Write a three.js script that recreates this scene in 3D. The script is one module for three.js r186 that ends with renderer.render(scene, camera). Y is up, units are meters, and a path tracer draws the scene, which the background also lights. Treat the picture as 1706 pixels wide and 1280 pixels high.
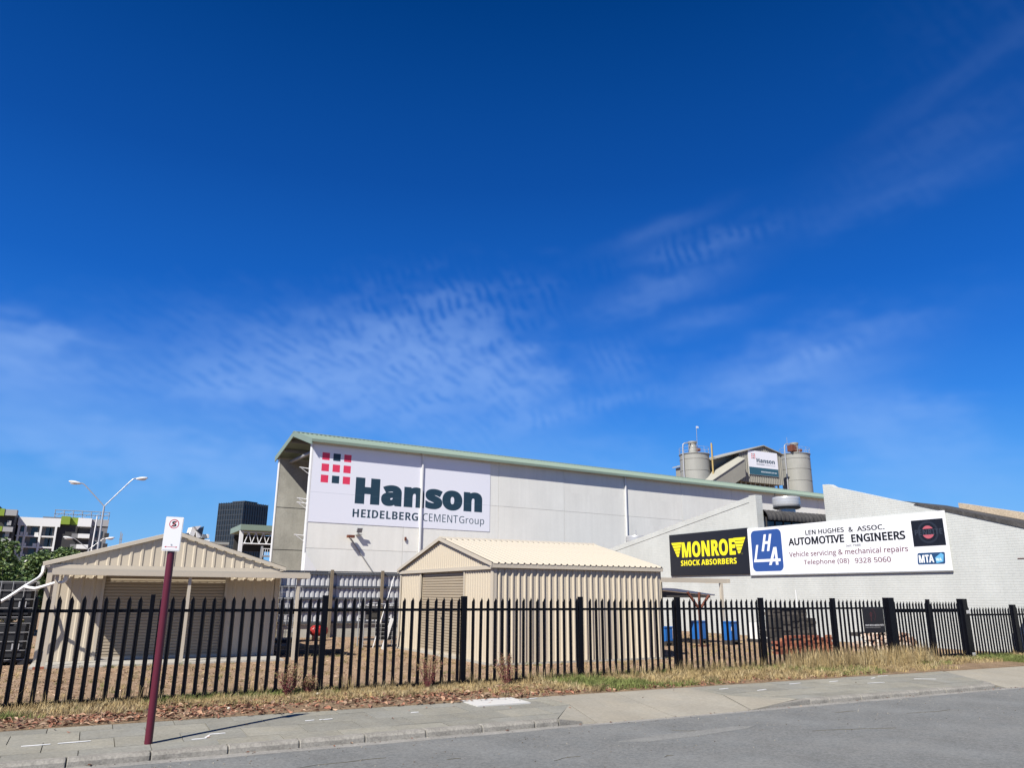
import * as THREE from 'three';
import { mergeGeometries } from 'three/addons/utils/BufferGeometryUtils.js';

// ------------------------------------------------------------------ camera, sky, sun, exposure
const scene = new THREE.Scene();
const R = Math.PI / 180;
const camera = new THREE.PerspectiveCamera(53.8, 1024 / 769, 0.1, 3000);
camera.position.set(0, 1.75, 0);
camera.rotation.order = 'YXZ';
camera.rotation.set(15.5 * R, -28 * R, 0.4 * R);

const renderer = new THREE.WebGLRenderer({ antialias: true });
renderer.toneMapping = THREE.LinearToneMapping;
renderer.toneMappingExposure = 1.75;
renderer.shadowMap.enabled = true;

const SUN = new THREE.Vector3(-2.15, 2.62, 1.42).normalize();
const sun = new THREE.DirectionalLight(new THREE.Color(1, 0.955, 0.875), 5.0);
sun.position.copy(SUN).multiplyScalar(150).add(new THREE.Vector3(15, 0, -30));
sun.target.position.set(15, 0, -30);
sun.castShadow = true;
sun.shadow.mapSize.set(4096, 4096);
Object.assign(sun.shadow.camera, { left: -60, right: 60, top: 60, bottom: -60, near: 1, far: 400 });
scene.add(sun, sun.target);

// seeded random numbers and tileable noise
let seed = 20231;
const rnd = () => { seed = (seed + 0x6d2b79f5) | 0; let t = Math.imul(seed ^ (seed >>> 15), 1 | seed); t = (t + Math.imul(t ^ (t >>> 7), 61 | t)) ^ t; return ((t ^ (t >>> 14)) >>> 0) / 4294967296; };
const rr = (a, b) => a + (b - a) * rnd();
const pick = (a) => a[Math.floor(rnd() * a.length)];
const hash = (x, y, s) => { let h = Math.imul(x, 374761393) + Math.imul(y, 668265263) + Math.imul(s, 1274126177); h = Math.imul(h ^ (h >>> 13), 1274126177); return ((h ^ (h >>> 16)) >>> 0) / 4294967296; };
const vnoise = (x, y, per, s) => {
  const xi = Math.floor(x), yi = Math.floor(y), fx = x - xi, fy = y - yi, u = fx * fx * (3 - 2 * fx), v = fy * fy * (3 - 2 * fy);
  const m = (a) => ((a % per) + per) % per, a = hash(m(xi), m(yi), s), b = hash(m(xi + 1), m(yi), s), c = hash(m(xi), m(yi + 1), s), d = hash(m(xi + 1), m(yi + 1), s);
  return a + (b - a) * u + (c - a) * v + (a - b - c + d) * u * v;
};
const fbm = (x, y, per, s, oct = 4) => { let t = 0, a = 0.5, n = 0; for (let i = 0; i < oct; i++) { t += a * vnoise(x, y, per, s + i * 17); n += a; x *= 2; y *= 2; per *= 2; a *= 0.5; } return t / n; };
const clamp = (x, a = 0, b = 1) => Math.min(b, Math.max(a, x));
const smooth = (a, b, x) => { const t = clamp((x - a) / (b - a)); return t * t * (3 - 2 * t); };
const lin = (v) => { v /= 255; return v <= 0.04045 ? v / 12.92 : Math.pow((v + 0.055) / 1.055, 2.4); };

// the sky: clear air, deep blue overhead and paler low down, with thin rippled high cloud
function makeSky() {
  const W = 2048, H = 1024, data = new Float32Array(W * H * 4);
  const stops = [[0, 148, 202, 250], [3, 128, 191, 249], [6, 106, 178, 248], [9, 82, 161, 245], [13, 57, 138, 235], [17, 40, 119, 220], [21.6, 27, 103, 202], [30, 16, 83, 172], [42, 2, 64, 138], [60, 0, 50, 112], [90, 0, 44, 102]]
    .map(([e, r, g, b]) => [e, lin(r), lin(g), lin(b)]);
  // az, el, half width, half height, tilt (deg), strength, ripple strength, ripple direction (deg), ripple wavelength (deg)
  const patches = [
    [14.5, 16.4, 10.5, 2.6, -2, .30, .5, 62, .70], [21.3, 20.0, 7, 2.4, 12, .16, .95, 28, .72], [22.5, 16.6, 7.5, 2.4, -16, .24, .75, 48, .74], [9, 14.6, 10, 1.7, 2, .17, .6, 66, .66], [17, 14.0, 8, 1.3, -4, .16, .9, 58, .66], [25.5, 18.5, 3.2, 2.2, -35, .12, .8, 40, .72],
    [-7, 14.4, 5.5, 2.2, -4, .34, .08, 60, .8], [0, 9.6, 13, 2.4, -7, .3, .05, 60, .8], [14, 8.2, 10, 1.6, -6, .13, .05, 60, .8], [22, 12.0, 7, 1.3, -8, .10, .5, 50, .55],
    [30.5, 12.9, 3.6, .75, 12, .16, .9, 8, .7], [36.5, 14.4, 3.2, .5, 10, .12, .8, 12, .6], [36.3, 17.0, 2.4, 1.5, -18, .14, .5, 25, .7], [28, 15.8, 3.5, 3.2, -30, .10, .3, 40, .7],
    [43.2, 25.2, 4.8, .9, 8, .10, .85, 12, .75], [39.5, 22.0, 5.2, 1.1, 13, .13, .15, 20, .9], [42.5, 19.7, 4.0, .8, 9, .10, .1, 20, .9], [40, 26.6, 4.0, .6, 15, .07, .1, 20, .9],
    [49.5, 16.4, 7.5, 1.9, 9, .17, .15, 30, .9], [50.8, 16.5, 2.6, .6, 12, .16, .95, 22, .85], [47, 14.9, 5, 1.0, 4, .13, .2, 30, .7], [54.6, 12.2, 4.2, 1.3, -8, .18, .15, 30, .9], [56, 9.0, 5.0, 2.2, -10, .11, .05, 30, .9],
    [12, 12.6, 12, 2.0, -3, .14, .3, 62, .7], [54, 10.5, 6, 1.8, -12, .16, .1, 30, .9], [50, 14.2, 6, 1.6, 3, .12, .1, 30, .9], [58, 6.5, 7, 1.8, -6, .10, 0, 30, .9], [20, 6.0, 10, 1.5, -5, .10, 0, 30, .9], [31, 15, 5, 2.0, -10, .10, .4, 30, .8],
    [62, 32.4, 6, .8, 20, .03, .1, 30, .9], [60.5, 29.2, 7, 1.3, 12, .035, .3, 30, .9], [58, 26.5, 7, 1.0, 10, .05, .2, 30, .9], [34, 9.6, 8, 2.0, -12, .10, .05, 30, .9], [26, 9.8, 5, 1.6, -14, .09, .3, 40, .6],
  ];
  let s = 77; const q = () => { s = Math.imul(s ^ (s >>> 15), 2246822519) + 12345 | 0; return ((s ^ (s >>> 13)) >>> 0) / 4294967296; };
  for (let i = 0; i < 70; i++) {   // the same kind of cloud goes on all round
    const az = 82 + q() * 258, el = 7 + q() * 30;
    patches.push([az, el, 4 + q() * 8, .8 + q() * 2, q() * 30 - 12, .08 + q() * .2, q() * .8, 10 + q() * 60, .6 + q() * .3]);
  }
  for (let j = 0; j < H; j++) {
    const el = (j + 0.5) / H * 180 - 90, e = Math.max(el, 0);
    let k = 0; while (k < stops.length - 2 && stops[k + 1][0] < e) k++;
    const A = stops[k], B = stops[k + 1], t = clamp((e - A[0]) / (B[0] - A[0]));
    for (let i = 0; i < W; i++) {
      const th = ((i + 0.5) / W - 0.5) * 2 * Math.PI, ce = Math.cos(el * R), dx = ce * Math.cos(th), dz = ce * Math.sin(th), dy = Math.sin(el * R);
      const cs = dx * SUN.x + dy * SUN.y + dz * SUN.z, glow = 0.9 + 0.25 * cs * cs + 0.9 * Math.pow(Math.max(0, cs), 10);
      let c = [0, 1, 2].map((n) => (A[n + 1] + (B[n + 1] - A[n + 1]) * t) * glow);
      if (el > 1) {
        let az = Math.atan2(dx, -dz) / R; if (az < -90) az += 360;
        let d = 0;
        for (const p of patches) {
          const ax = (az - p[0]) * ce, ay = el - p[1], r2 = p[2] * p[2] * 7;
          if (ax * ax + ay * ay > r2) continue;
          const ct = Math.cos(p[4] * R), st = Math.sin(p[4] * R), u = (ax * ct + ay * st) / p[2], v = (-ax * st + ay * ct) / p[3];
          const w1 = fbm(az * 0.42 + 31, el * 1.1 + 7, 4096, 5, 4) - 0.5, w2 = fbm(az * 0.8 + 3, el * 0.8 + 77, 4096, 9, 3) - 0.5;
          const g = Math.exp(-Math.pow(Math.abs(u + w1 * 0.7), 2) * 1.1 - Math.pow(Math.abs(v + w1 * 1.5 + w2 * .5), 2) * 1.05);
          if (g < 0.01) continue;
          const ph = (ax * Math.cos(p[7] * R) + ay * Math.sin(p[7] * R)) / p[8] * 6.283 + w2 * 5 + w1 * 3;
          const rip = 0.5 + 0.5 * Math.sin(ph), breakup = smooth(0.32, 0.62, fbm(az * 0.9 + 50, el * 1.4, 4096, 23, 3));
          const streak = 0.7 + 0.6 * fbm((az * ct + el * st) * 0.5, (-az * st + el * ct) * 2.2 + 40, 4096, 41, 4);
          d += p[5] * g * streak * (1 - p[6] * breakup * (1 - rip));
        }
        d = 1 - Math.exp(-d * 1.55);
        const cl = [0.37, 0.58, 1.0];
        c = c.map((v, n) => v + (cl[n] - v) * d * 0.85);
      }
      const o = (j * W + i) * 4; data[o] = c[0] / 1.75; data[o + 1] = c[1] / 1.75; data[o + 2] = c[2] / 1.75; data[o + 3] = 1;
    }
  }
  const t = new THREE.DataTexture(data, W, H, THREE.RGBAFormat, THREE.FloatType);
  t.mapping = THREE.EquirectangularReflectionMapping; t.magFilter = THREE.LinearFilter; t.needsUpdate = true;
  return t;
}
scene.background = makeSky();
scene.environment = scene.background;

// ------------------------------------------------------------------ helpers
const used = {};
function numbered(name) { const n = used[name] = (used[name] ?? -1) + 1; return n ? name + '_' + String(n).padStart(3, '0') : name; }
function tag(o, label, category, group) { o.userData.label = label; o.userData.category = category; if (group) o.userData.group = group; return o; }
function thing(name, label, category, pos = [0, 0, 0], turn = 0, group) {
  const o = new THREE.Group(); o.name = numbered(name); o.position.set(...pos); o.rotation.y = turn; scene.add(o);
  return tag(o, label, category, group);
}
function structure(name) { const o = new THREE.Group(); o.name = numbered(name); o.userData.kind = 'structure'; scene.add(o); return o; }
// uv in metres from the face directions
function uvm(g, ox = 0, oy = 0) {
  if (g.index) g = g.toNonIndexed();
  const p = g.attributes.position, uv = new Float32Array(p.count * 2), a = new THREE.Vector3(), b = new THREE.Vector3(), c = new THREE.Vector3();
  for (let i = 0; i < p.count; i += 3) {
    a.fromBufferAttribute(p, i); b.fromBufferAttribute(p, i + 1); c.fromBufferAttribute(p, i + 2);
    const n = b.clone().sub(a).cross(c.clone().sub(a)), x = Math.abs(n.x), y = Math.abs(n.y), z = Math.abs(n.z);
    [a, b, c].forEach((v, k) => { const [s, t] = y >= x && y >= z ? [v.x, v.z] : x >= z ? [v.z, v.y] : [v.x, v.y]; uv[(i + k) * 2] = s + ox; uv[(i + k) * 2 + 1] = t + oy; });
  }
  g.setAttribute('uv', new THREE.BufferAttribute(uv, 2));
  return g;
}
function P(parent, name, geo, mat, opt = {}) {
  if (Array.isArray(geo)) geo = merge(geo);
  const m = new THREE.Mesh(opt.keepUV ? geo : uvm(geo), mat); m.name = parent === scene ? numbered(name) : name; m.castShadow = m.receiveShadow = true;
  if (opt.at) m.position.set(...opt.at);
  if (opt.rot) m.rotation.set(...opt.rot);
  if (opt.label) m.userData.label = opt.label;
  if (opt.kind) m.userData.kind = opt.kind;
  parent.add(m); return m;
}
function share(parent, name, geo, mat, at, rot) { const m = new THREE.Mesh(geo, mat); m.name = name; m.castShadow = m.receiveShadow = true; m.position.set(...at); if (rot) m.rotation.set(...rot); parent.add(m); return m; }
const merge = (list) => mergeGeometries(list.map((g) => { const n = g.index ? g.toNonIndexed() : g; for (const k of Object.keys(n.attributes)) if (!['position', 'normal', 'uv'].includes(k)) n.deleteAttribute(k); if (!n.attributes.uv) n.setAttribute('uv', new THREE.BufferAttribute(new Float32Array(n.attributes.position.count * 2), 2)); return n; }));
const box = (x0, x1, y0, y1, z0, z1) => new THREE.BoxGeometry(x1 - x0, y1 - y0, z1 - z0).translate((x0 + x1) / 2, (y0 + y1) / 2, (z0 + z1) / 2);
const V = (x, y, z) => new THREE.Vector3(x, y, z);
// a bevelled box
function bbox(w, h, d, b = 0.006) {
  const s = new THREE.Shape([[-w / 2 + b, -h / 2 + b], [w / 2 - b, -h / 2 + b], [w / 2 - b, h / 2 - b], [-w / 2 + b, h / 2 - b]].map(([x, y]) => new THREE.Vector2(x, y)));
  return new THREE.ExtrudeGeometry(s, { depth: d - 2 * b, bevelEnabled: true, bevelSize: b, bevelThickness: b, bevelSegments: 1 }).translate(0, 0, -d / 2 + b);
}
// bar between two points: round (sides > 4) or square
function bar(a, b, r, sides = 6, r2 = r) {
  a = V(...a); b = V(...b);
  const g = new THREE.CylinderGeometry(r2, r, a.distanceTo(b), sides); if (sides === 4) g.rotateY(Math.PI / 4);
  g.applyQuaternion(new THREE.Quaternion().setFromUnitVectors(V(0, 1, 0), b.clone().sub(a).normalize()));
  return g.translate((a.x + b.x) / 2, (a.y + b.y) / 2, (a.z + b.z) / 2);
}
const tube = (pts, r, seg = 40, rad = 10, tension = 0.2) => new THREE.TubeGeometry(new THREE.CatmullRomCurve3(pts.map((p) => V(...p)), false, 'catmullrom', tension), seg, r, rad);
// extrude a polygon given in (a, b) along the third axis: plane 'xy' goes along z, 'zy' goes along x
function prismXY(pts, z0, z1) { return new THREE.ExtrudeGeometry(new THREE.Shape(pts.map(([x, y]) => new THREE.Vector2(x, y))), { depth: z1 - z0, bevelEnabled: false }).translate(0, 0, z0); }
function prismZY(pts, x0, x1) { return prismXY(pts.map(([z, y]) => [-z, y]), x0, x1).rotateY(Math.PI / 2); }
// a slab from a ground polygon (x, z), top height by function
function slab(pts, yf, th = 0.06) {
  const tri = THREE.ShapeUtils.triangulateShape(pts.map(([x, z]) => new THREE.Vector2(x, z)), []), v = [];
  const T = pts.map(([x, z]) => [x, yf(x, z), z]), Bt = T.map(([x, y, z]) => [x, y - th, z]);
  const area = pts.reduce((s, p, i) => { const q = pts[(i + 1) % pts.length]; return s + p[0] * q[1] - q[0] * p[1]; }, 0), up = area < 0;
  for (const [a, b, c] of tri) { const f = up ? [a, b, c] : [a, c, b]; const n = (f2, S) => f2.forEach((k) => v.push(...S[k])); const ccw = () => { const A = T[f[0]], B = T[f[1]], C = T[f[2]]; return (B[2] - A[2]) * (C[0] - A[0]) - (B[0] - A[0]) * (C[2] - A[2]) > 0; }; const g = ccw() ? f : [f[0], f[2], f[1]]; n(g, T); n([g[0], g[2], g[1]], Bt); }
  pts.forEach((_, i) => { const j = (i + 1) % pts.length, [a, b] = up ? [i, j] : [j, i]; for (const q of [T[a], Bt[a], Bt[b], T[a], Bt[b], T[b]]) v.push(...q); });
  const g = new THREE.BufferGeometry(); g.setAttribute('position', new THREE.Float32BufferAttribute(v, 3)); g.computeVertexNormals(); return g;
}
const clip = (poly, nx, nz, c) => { const out = []; poly.forEach((p, i) => { const q = poly[(i + 1) % poly.length], dp = nx * p[0] + nz * p[1] - c, dq = nx * q[0] + nz * q[1] - c; if (dp <= 0) out.push(p); if ((dp < 0 && dq > 0) || (dp > 0 && dq < 0)) { const t = dp / (dp - dq); out.push([p[0] + (q[0] - p[0]) * t, p[1] + (q[1] - p[1]) * t]); } }); return out; };
// profiled metal sheet standing in the xy plane, ribs along y, relief towards +z
function ribSheet(x0, x1, bot, top, { pitch = 0.19, depth = 0.028, base = 0.07, crown = 0.03, sine = false, breaks = [], phase = 0.5 } = {}) {
  const xs = new Set([x0, x1, ...breaks.filter((b) => b > x0 && b < x1)]), zf = (x) => {
    const u = (((x - x0) / pitch + phase) % 1 + 1) % 1, d = Math.abs(u - 0.5) * pitch;
    if (sine) return depth * (0.5 + 0.5 * Math.cos(u * 6.28319));
    return d < crown / 2 ? depth : d < base / 2 ? depth * (base / 2 - d) / (base / 2 - crown / 2) : 0;
  };
  for (let k = -1; k <= (x1 - x0) / pitch + 1; k++) {
    const c = x0 + (k + 0.5 - phase) * pitch + 0;
    const offs = sine ? [0, 0.125, 0.25, 0.375, 0.5, 0.625, 0.75, 0.875].map((o) => (o - 0.5) * pitch) : [-base / 2, -crown / 2, crown / 2, base / 2];
    for (const o of offs) if (c + o > x0 + 1e-4 && c + o < x1 - 1e-4) xs.add(c + o);
  }
  const X = [...xs].sort((a, b) => a - b), v = [];
  for (let i = 0; i + 1 < X.length; i++) {
    const a = X[i], b = X[i + 1], za = zf(a), zb = zf(b), A0 = [a, bot(a), za], A1 = [a, top(a), za], B0 = [b, bot(b), zb], B1 = [b, top(b), zb];
    for (const q of [A0, B0, B1, A0, B1, A1]) v.push(...q);
  }
  const g = new THREE.BufferGeometry(); g.setAttribute('position', new THREE.Float32BufferAttribute(v, 3)); g.computeVertexNormals(); return g;
}
// textures
function tex(n, fn, srgb = true) {
  const d = new Uint8Array(n * n * 4);
  for (let y = 0; y < n; y++) for (let x = 0; x < n; x++) { const c = fn(x / n, y / n), o = (y * n + x) * 4; for (let k = 0; k < 3; k++) { const v = clamp(Array.isArray(c) ? c[k] : c); d[o + k] = 255 * (srgb ? (v <= 0.0031308 ? v * 12.92 : 1.055 * Math.pow(v, 1 / 2.4) - 0.055) : v); } d[o + 3] = 255; }
  const t = new THREE.DataTexture(d, n, n, THREE.RGBAFormat); t.wrapS = t.wrapT = THREE.RepeatWrapping; t.magFilter = THREE.LinearFilter; t.minFilter = THREE.LinearMipmapLinearFilter; t.generateMipmaps = true;
  if (srgb) t.colorSpace = THREE.SRGBColorSpace; t.needsUpdate = true; return t;
}
const every = (t, mx, my = mx) => { const c = t.clone(); c.repeat.set(1 / mx, 1 / my); c.needsUpdate = true; return c; };
const grit = tex(512, (u, v) => 0.35 * fbm(u * 128, v * 128, 128, 3, 2) + 0.4 * fbm(u * 8, v * 8, 8, 11, 5) + 0.25 * hash(Math.floor(u * 512), Math.floor(v * 512), 4), false);
const wear = tex(512, (u, v) => 0.25 + 0.6 * fbm(u * 6, v * 6, 6, 51, 6), false);
function mottled(rgb, { patch = 0.16, fine = 0.2, speck = 0, per = 5, tint = [0, 0, 0], n = 512, s = 1, streak = 0 } = {}) {
  return tex(n, (u, v) => {
    const a = fbm(u * per, v * per, per, s, 5) - 0.5, b = fbm(u * 96, v * 96, 96, s + 7, 2) - 0.5, h = hash(Math.floor(u * n), Math.floor(v * n), s + 3) - 0.5, c = fbm(u * per * 2, v * per * 2, per * 2, s + 99, 4) - 0.5;
    const st = streak ? (fbm(u * 40, v * 2, 40, s + 61, 3) - 0.5) * streak : 0;
    const k = 1 + a * 2 * patch + b * fine * 1.6 + h * speck + st;
    return rgb.map((x, i) => x * k * (1 + c * 2 * tint[i]));
  });
}
const std = (o) => new THREE.MeshStandardMaterial(o);
const ALB = 0.78;   // one calibration of all base colours against the exposure
const rgb = (r, g, b) => new THREE.Color().setRGB(r * ALB, g * ALB, b * ALB);
function surf(name, c, o = {}) {   // mottled surface
  return new THREE.MeshPhysicalMaterial({ specularIntensity: o.spec ?? ((o.rough ?? 0.9) > 0.8 ? 0.3 : 1), name, map: every(mottled(c.map((x) => x * ALB), o), o.size ?? 3), roughness: o.rough ?? 0.9, bumpMap: o.bump ? every(grit, o.bsize ?? 0.8) : null, bumpScale: o.bump ?? 0, metalness: o.metal ?? 0 });
}
function painted(name, c, rough = 0.45, o = {}) { return std({ name, color: rgb(...c), roughness: rough, roughnessMap: null, metalness: o.metal ?? 0, bumpMap: o.bump ? every(grit, 1.2) : null, bumpScale: o.bump ?? 0 }); }
function print(w, h, draw) { const c = document.createElement('canvas'); c.width = w; c.height = h; const x = c.getContext('2d'); draw(x, w, h); const t = new THREE.CanvasTexture(c); t.colorSpace = THREE.SRGBColorSpace; t.magFilter = THREE.LinearFilter; return t; }
// write text so that it fills x0..x1 with capitals of the given height standing on the line y
function fit(x, text, font, x0, x1, y, cap, col, o = {}) {
  x.save(); x.font = font.replace('#', '200px'); const w = x.measureText(text).width, ch = 200 * 0.714;
  x.translate(x0, y); if (o.slant) x.transform(1, 0, o.slant, 1, 0, 0); x.scale((x1 - x0) / w, cap / ch); x.fillStyle = col; x.textBaseline = 'alphabetic'; x.fillText(text, 0, 0);
  if (o.fat) { x.lineWidth = o.fat; x.strokeStyle = col; x.lineJoin = 'miter'; x.strokeText(text, 0, 0); }
  x.restore();
}
const BOLD = 'bold # sans-serif', REG = '# sans-serif';

// ------------------------------------------------------------------ materials
const M = {
  asphalt: surf('asphalt', [0.196, 0.2, 0.194], { patch: 0.17, fine: 0.3, speck: 0.45, size: 2.6, per: 4, tint: [.03, .01, -.01], rough: 0.93, bump: 0.006, bsize: 0.5, s: 5 }),
  asphaltPatch: surf('asphalt patch', [0.222, 0.222, 0.21], { patch: 0.1, fine: 0.3, speck: 0.4, size: 1.7, rough: 0.95, s: 8 }),
  paving: [0, 1, 2, 3].map((i) => surf('paving slab', [[0.272, 0.262, 0.22], [0.25, 0.242, 0.206], [0.288, 0.275, 0.228], [0.262, 0.256, 0.222]][i], { patch: 0.16, fine: 0.22, speck: 0.22, size: 2.2, per: 5, tint: [.03, .01, -.03], rough: 0.95, bump: 0.004, s: 20 + i })),
  joint: surf('joint dirt', [0.13, 0.115, 0.085], { size: 1 , s: 31 }),
  kerb: surf('kerb concrete', [0.27, 0.255, 0.225], { patch: 0.3, fine: 0.35, speck: 0.2, size: 1.6, per: 6, rough: 0.95, bump: 0.008, s: 33 }),
  gutter: surf('dusty gutter', [0.27, 0.26, 0.24], { patch: 0.25, fine: 0.3, speck: 0.3, size: 2, s: 35 }),
  concrete: surf('concrete', [0.33, 0.305, 0.25], { patch: 0.17, fine: 0.14, speck: 0.1, size: 3.1, per: 4, tint: [.02, 0, -.03], rough: 0.93, bump: 0.003, s: 37 }),
  wallConcrete: surf('weathered concrete wall', [0.44, 0.43, 0.375], { patch: 0.3, fine: 0.12, size: 5, per: 5, streak: 0.12, s: 39 }),
  dirt: surf('dry yard soil', [0.36, 0.25, 0.165], { patch: 0.3, fine: 0.5, speck: 0.5, size: 2.4, per: 6, tint: [.05, 0, -.05], rough: 1, bump: 0.02, s: 41 }),
  verge: surf('verge soil', [0.27, 0.19, 0.12], { patch: 0.35, fine: 0.5, speck: 0.5, size: 1.7, per: 6, rough: 1, bump: 0.02, s: 43 }),
  cream: surf('cream steel sheet', [0.545, 0.475, 0.365], { patch: 0.035, fine: 0.03, size: 4, per: 4, rough: 0.5, s: 45 }),
  creamTrim: surf('cream steel trim', [0.53, 0.47, 0.375], { patch: 0.04, fine: 0.03, size: 3, rough: 0.45, s: 46 }),
  creamRoof: surf('cream roof sheet', [0.53, 0.475, 0.38], { patch: 0.05, fine: 0.03, size: 5, streak: 0.04, rough: 0.5, s: 47 }),
  door: surf('beige roller door', [0.37, 0.31, 0.225], { patch: 0.05, fine: 0.03, size: 3, rough: 0.5, s: 48 }),
  black: new THREE.MeshPhysicalMaterial({ name: 'black powder coat', color: rgb(0.0045, 0.005, 0.008), roughness: 0.6, specularIntensity: 0.22, roughnessMap: every(wear, 0.7) }),
  maroon: std({ name: 'maroon pole paint', color: rgb(0.105, 0.008, 0.022), roughness: 0.4 }),
  white: painted('white paint', [0.76, 0.76, 0.75], 0.5),
  pvc: painted('white plastic pipe', [0.8, 0.8, 0.78], 0.35),
  galv: std({ name: 'galvanised steel', color: rgb(0.5, 0.5, 0.5), metalness: 0.25, roughness: 0.55, roughnessMap: every(wear, 0.5) }),
  steelGrey: painted('grey steel', [0.3, 0.31, 0.32], 0.5),
  hall: [0, 1, 2].map((i) => surf('pale grey painted panel', [[0.79, 0.785, 0.73], [0.765, 0.765, 0.715], [0.80, 0.79, 0.73]][i], { patch: 0.06, fine: 0.03, size: 7 + i, per: 5, streak: 0.09, rough: 0.85, s: 52 + i * 50 })),
  greenSteel: surf('pale green roof steel', [0.22, 0.285, 0.225], { patch: 0.06, fine: 0.03, size: 6, streak: 0.05, rough: 0.5, s: 54 }),
  silo: surf('grey silo steel', [0.31, 0.31, 0.28], { patch: 0.08, fine: 0.04, size: 6, streak: 0.12, rough: 0.6, s: 56 }),
  plantClad: surf('grey plant cladding', [0.29, 0.28, 0.235], { patch: 0.08, fine: 0.04, size: 5, streak: 0.08, rough: 0.6, s: 57 }),
  plantRoof: surf('plant roof sheet', [0.36, 0.35, 0.30], { patch: 0.1, fine: 0.05, size: 5, rough: 0.6, s: 58 }),
  ochre: painted('ochre ladder paint', [0.45, 0.33, 0.12], 0.6),
  darkSheet: surf('dark weathered roof sheet', [0.075, 0.072, 0.07], { patch: 0.4, fine: 0.5, speck: 0.3, size: 2.5, streak: 0.5, rough: 0.85, s: 60 }),
  glassDark: std({ name: 'dark glazing', color: rgb(0.012, 0.016, 0.025), roughness: 0.12 }),
  grout: painted('dark timber', [0.05, 0.045, 0.04], 0.8),
  fenceSheet: surf('grey fence sheet', [0.52, 0.52, 0.525], { patch: 0.08, fine: 0.04, size: 3, streak: 0.05, rough: 0.45, s: 62 }),
  fenceSteel: painted('dark grey fence rail', [0.07, 0.075, 0.085], 0.6),
  timber: surf('weathered timber', [0.21, 0.17, 0.12], { patch: 0.2, fine: 0.3, size: 1.5, streak: 0.4, s: 64 }),
  blue: surf('blue bin paint', [0.012, 0.13, 0.44], { patch: 0.12, fine: 0.05, size: 1.4, rough: 0.45, s: 66 }),
  blackPlastic: surf('black plastic', [0.01, 0.011, 0.015], { patch: 0.3, fine: 0.2, size: 1, rough: 0.75, s: 67 }),
  rust: surf('rusty steel', [0.16, 0.06, 0.04], { patch: 0.3, fine: 0.3, size: 1, rough: 0.85, s: 68 }),
  red: painted('red tank paint', [0.42, 0.03, 0.025], 0.45),
  tanBrick: surf('tan brick', [0.50, 0.41, 0.30], { patch: 0.15, fine: 0.4, speck: 0.3, size: 2, s: 70 }),
  brickR: [0, 1, 2].map((i) => surf('red brick', [[0.33, 0.12, 0.075], [0.42, 0.19, 0.11], [0.25, 0.09, 0.06]][i], { patch: 0.25, fine: 0.3, size: 0.7, s: 72 + i })),
  brickP: [0, 1, 2, 3].map((i) => surf('old brick', [[0.58, 0.47, 0.39], [0.48, 0.34, 0.26], [0.66, 0.58, 0.5], [0.36, 0.22, 0.16]][i], { patch: 0.25, fine: 0.3, size: 0.6, s: 76 + i })),
  paver: [0, 1, 2].map((i) => surf('dark paver', [[0.09, 0.08, 0.07], [0.13, 0.115, 0.1], [0.065, 0.06, 0.055]][i], { patch: 0.25, fine: 0.3, size: 0.7, s: 82 + i })),
  soffit: painted('dull steel underside', [0.12, 0.115, 0.11], 0.7),
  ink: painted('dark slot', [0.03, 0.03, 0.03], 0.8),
};
// white painted brickwork: courses too small to tell apart stay in the material
{
  const nb = 4, nc = 8, bw = 0.24, bh = 0.086;
  const cell = (u, v) => { const r = Math.floor(v * nc), x = (u * nb + (r % 2) * 0.5), c = Math.floor(x) % nb, fx = x - Math.floor(x), fy = v * nc - r; return [Math.min(fx, 1 - fx) * bw, Math.min(fy, 1 - fy) * bh, r, c]; };
  const h = tex(512, (u, v) => { const [ex, ey, r, c] = cell(u, v); const m = Math.min(0.45 + 0.55 * smooth(0.003, 0.007, ex), smooth(0.003, 0.007, ey)); return (m * (0.72 + 0.25 * hash(r, c, 3)) + 0.15 * fbm(u * 40, v * 40, 40, 8, 3)) * 0.9; }, false);
  M.whiteBrick = surf('white painted brick', [0.535, 0.55, 0.525], { patch: 0.1, fine: 0.06, size: 7.3, per: 7, streak: 0.06, rough: 0.85, s: 90 });
  M.whiteBrick.bumpMap = every(h, nb * bw, nc * bh); M.whiteBrick.bumpScale = 0.007;
}

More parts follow.
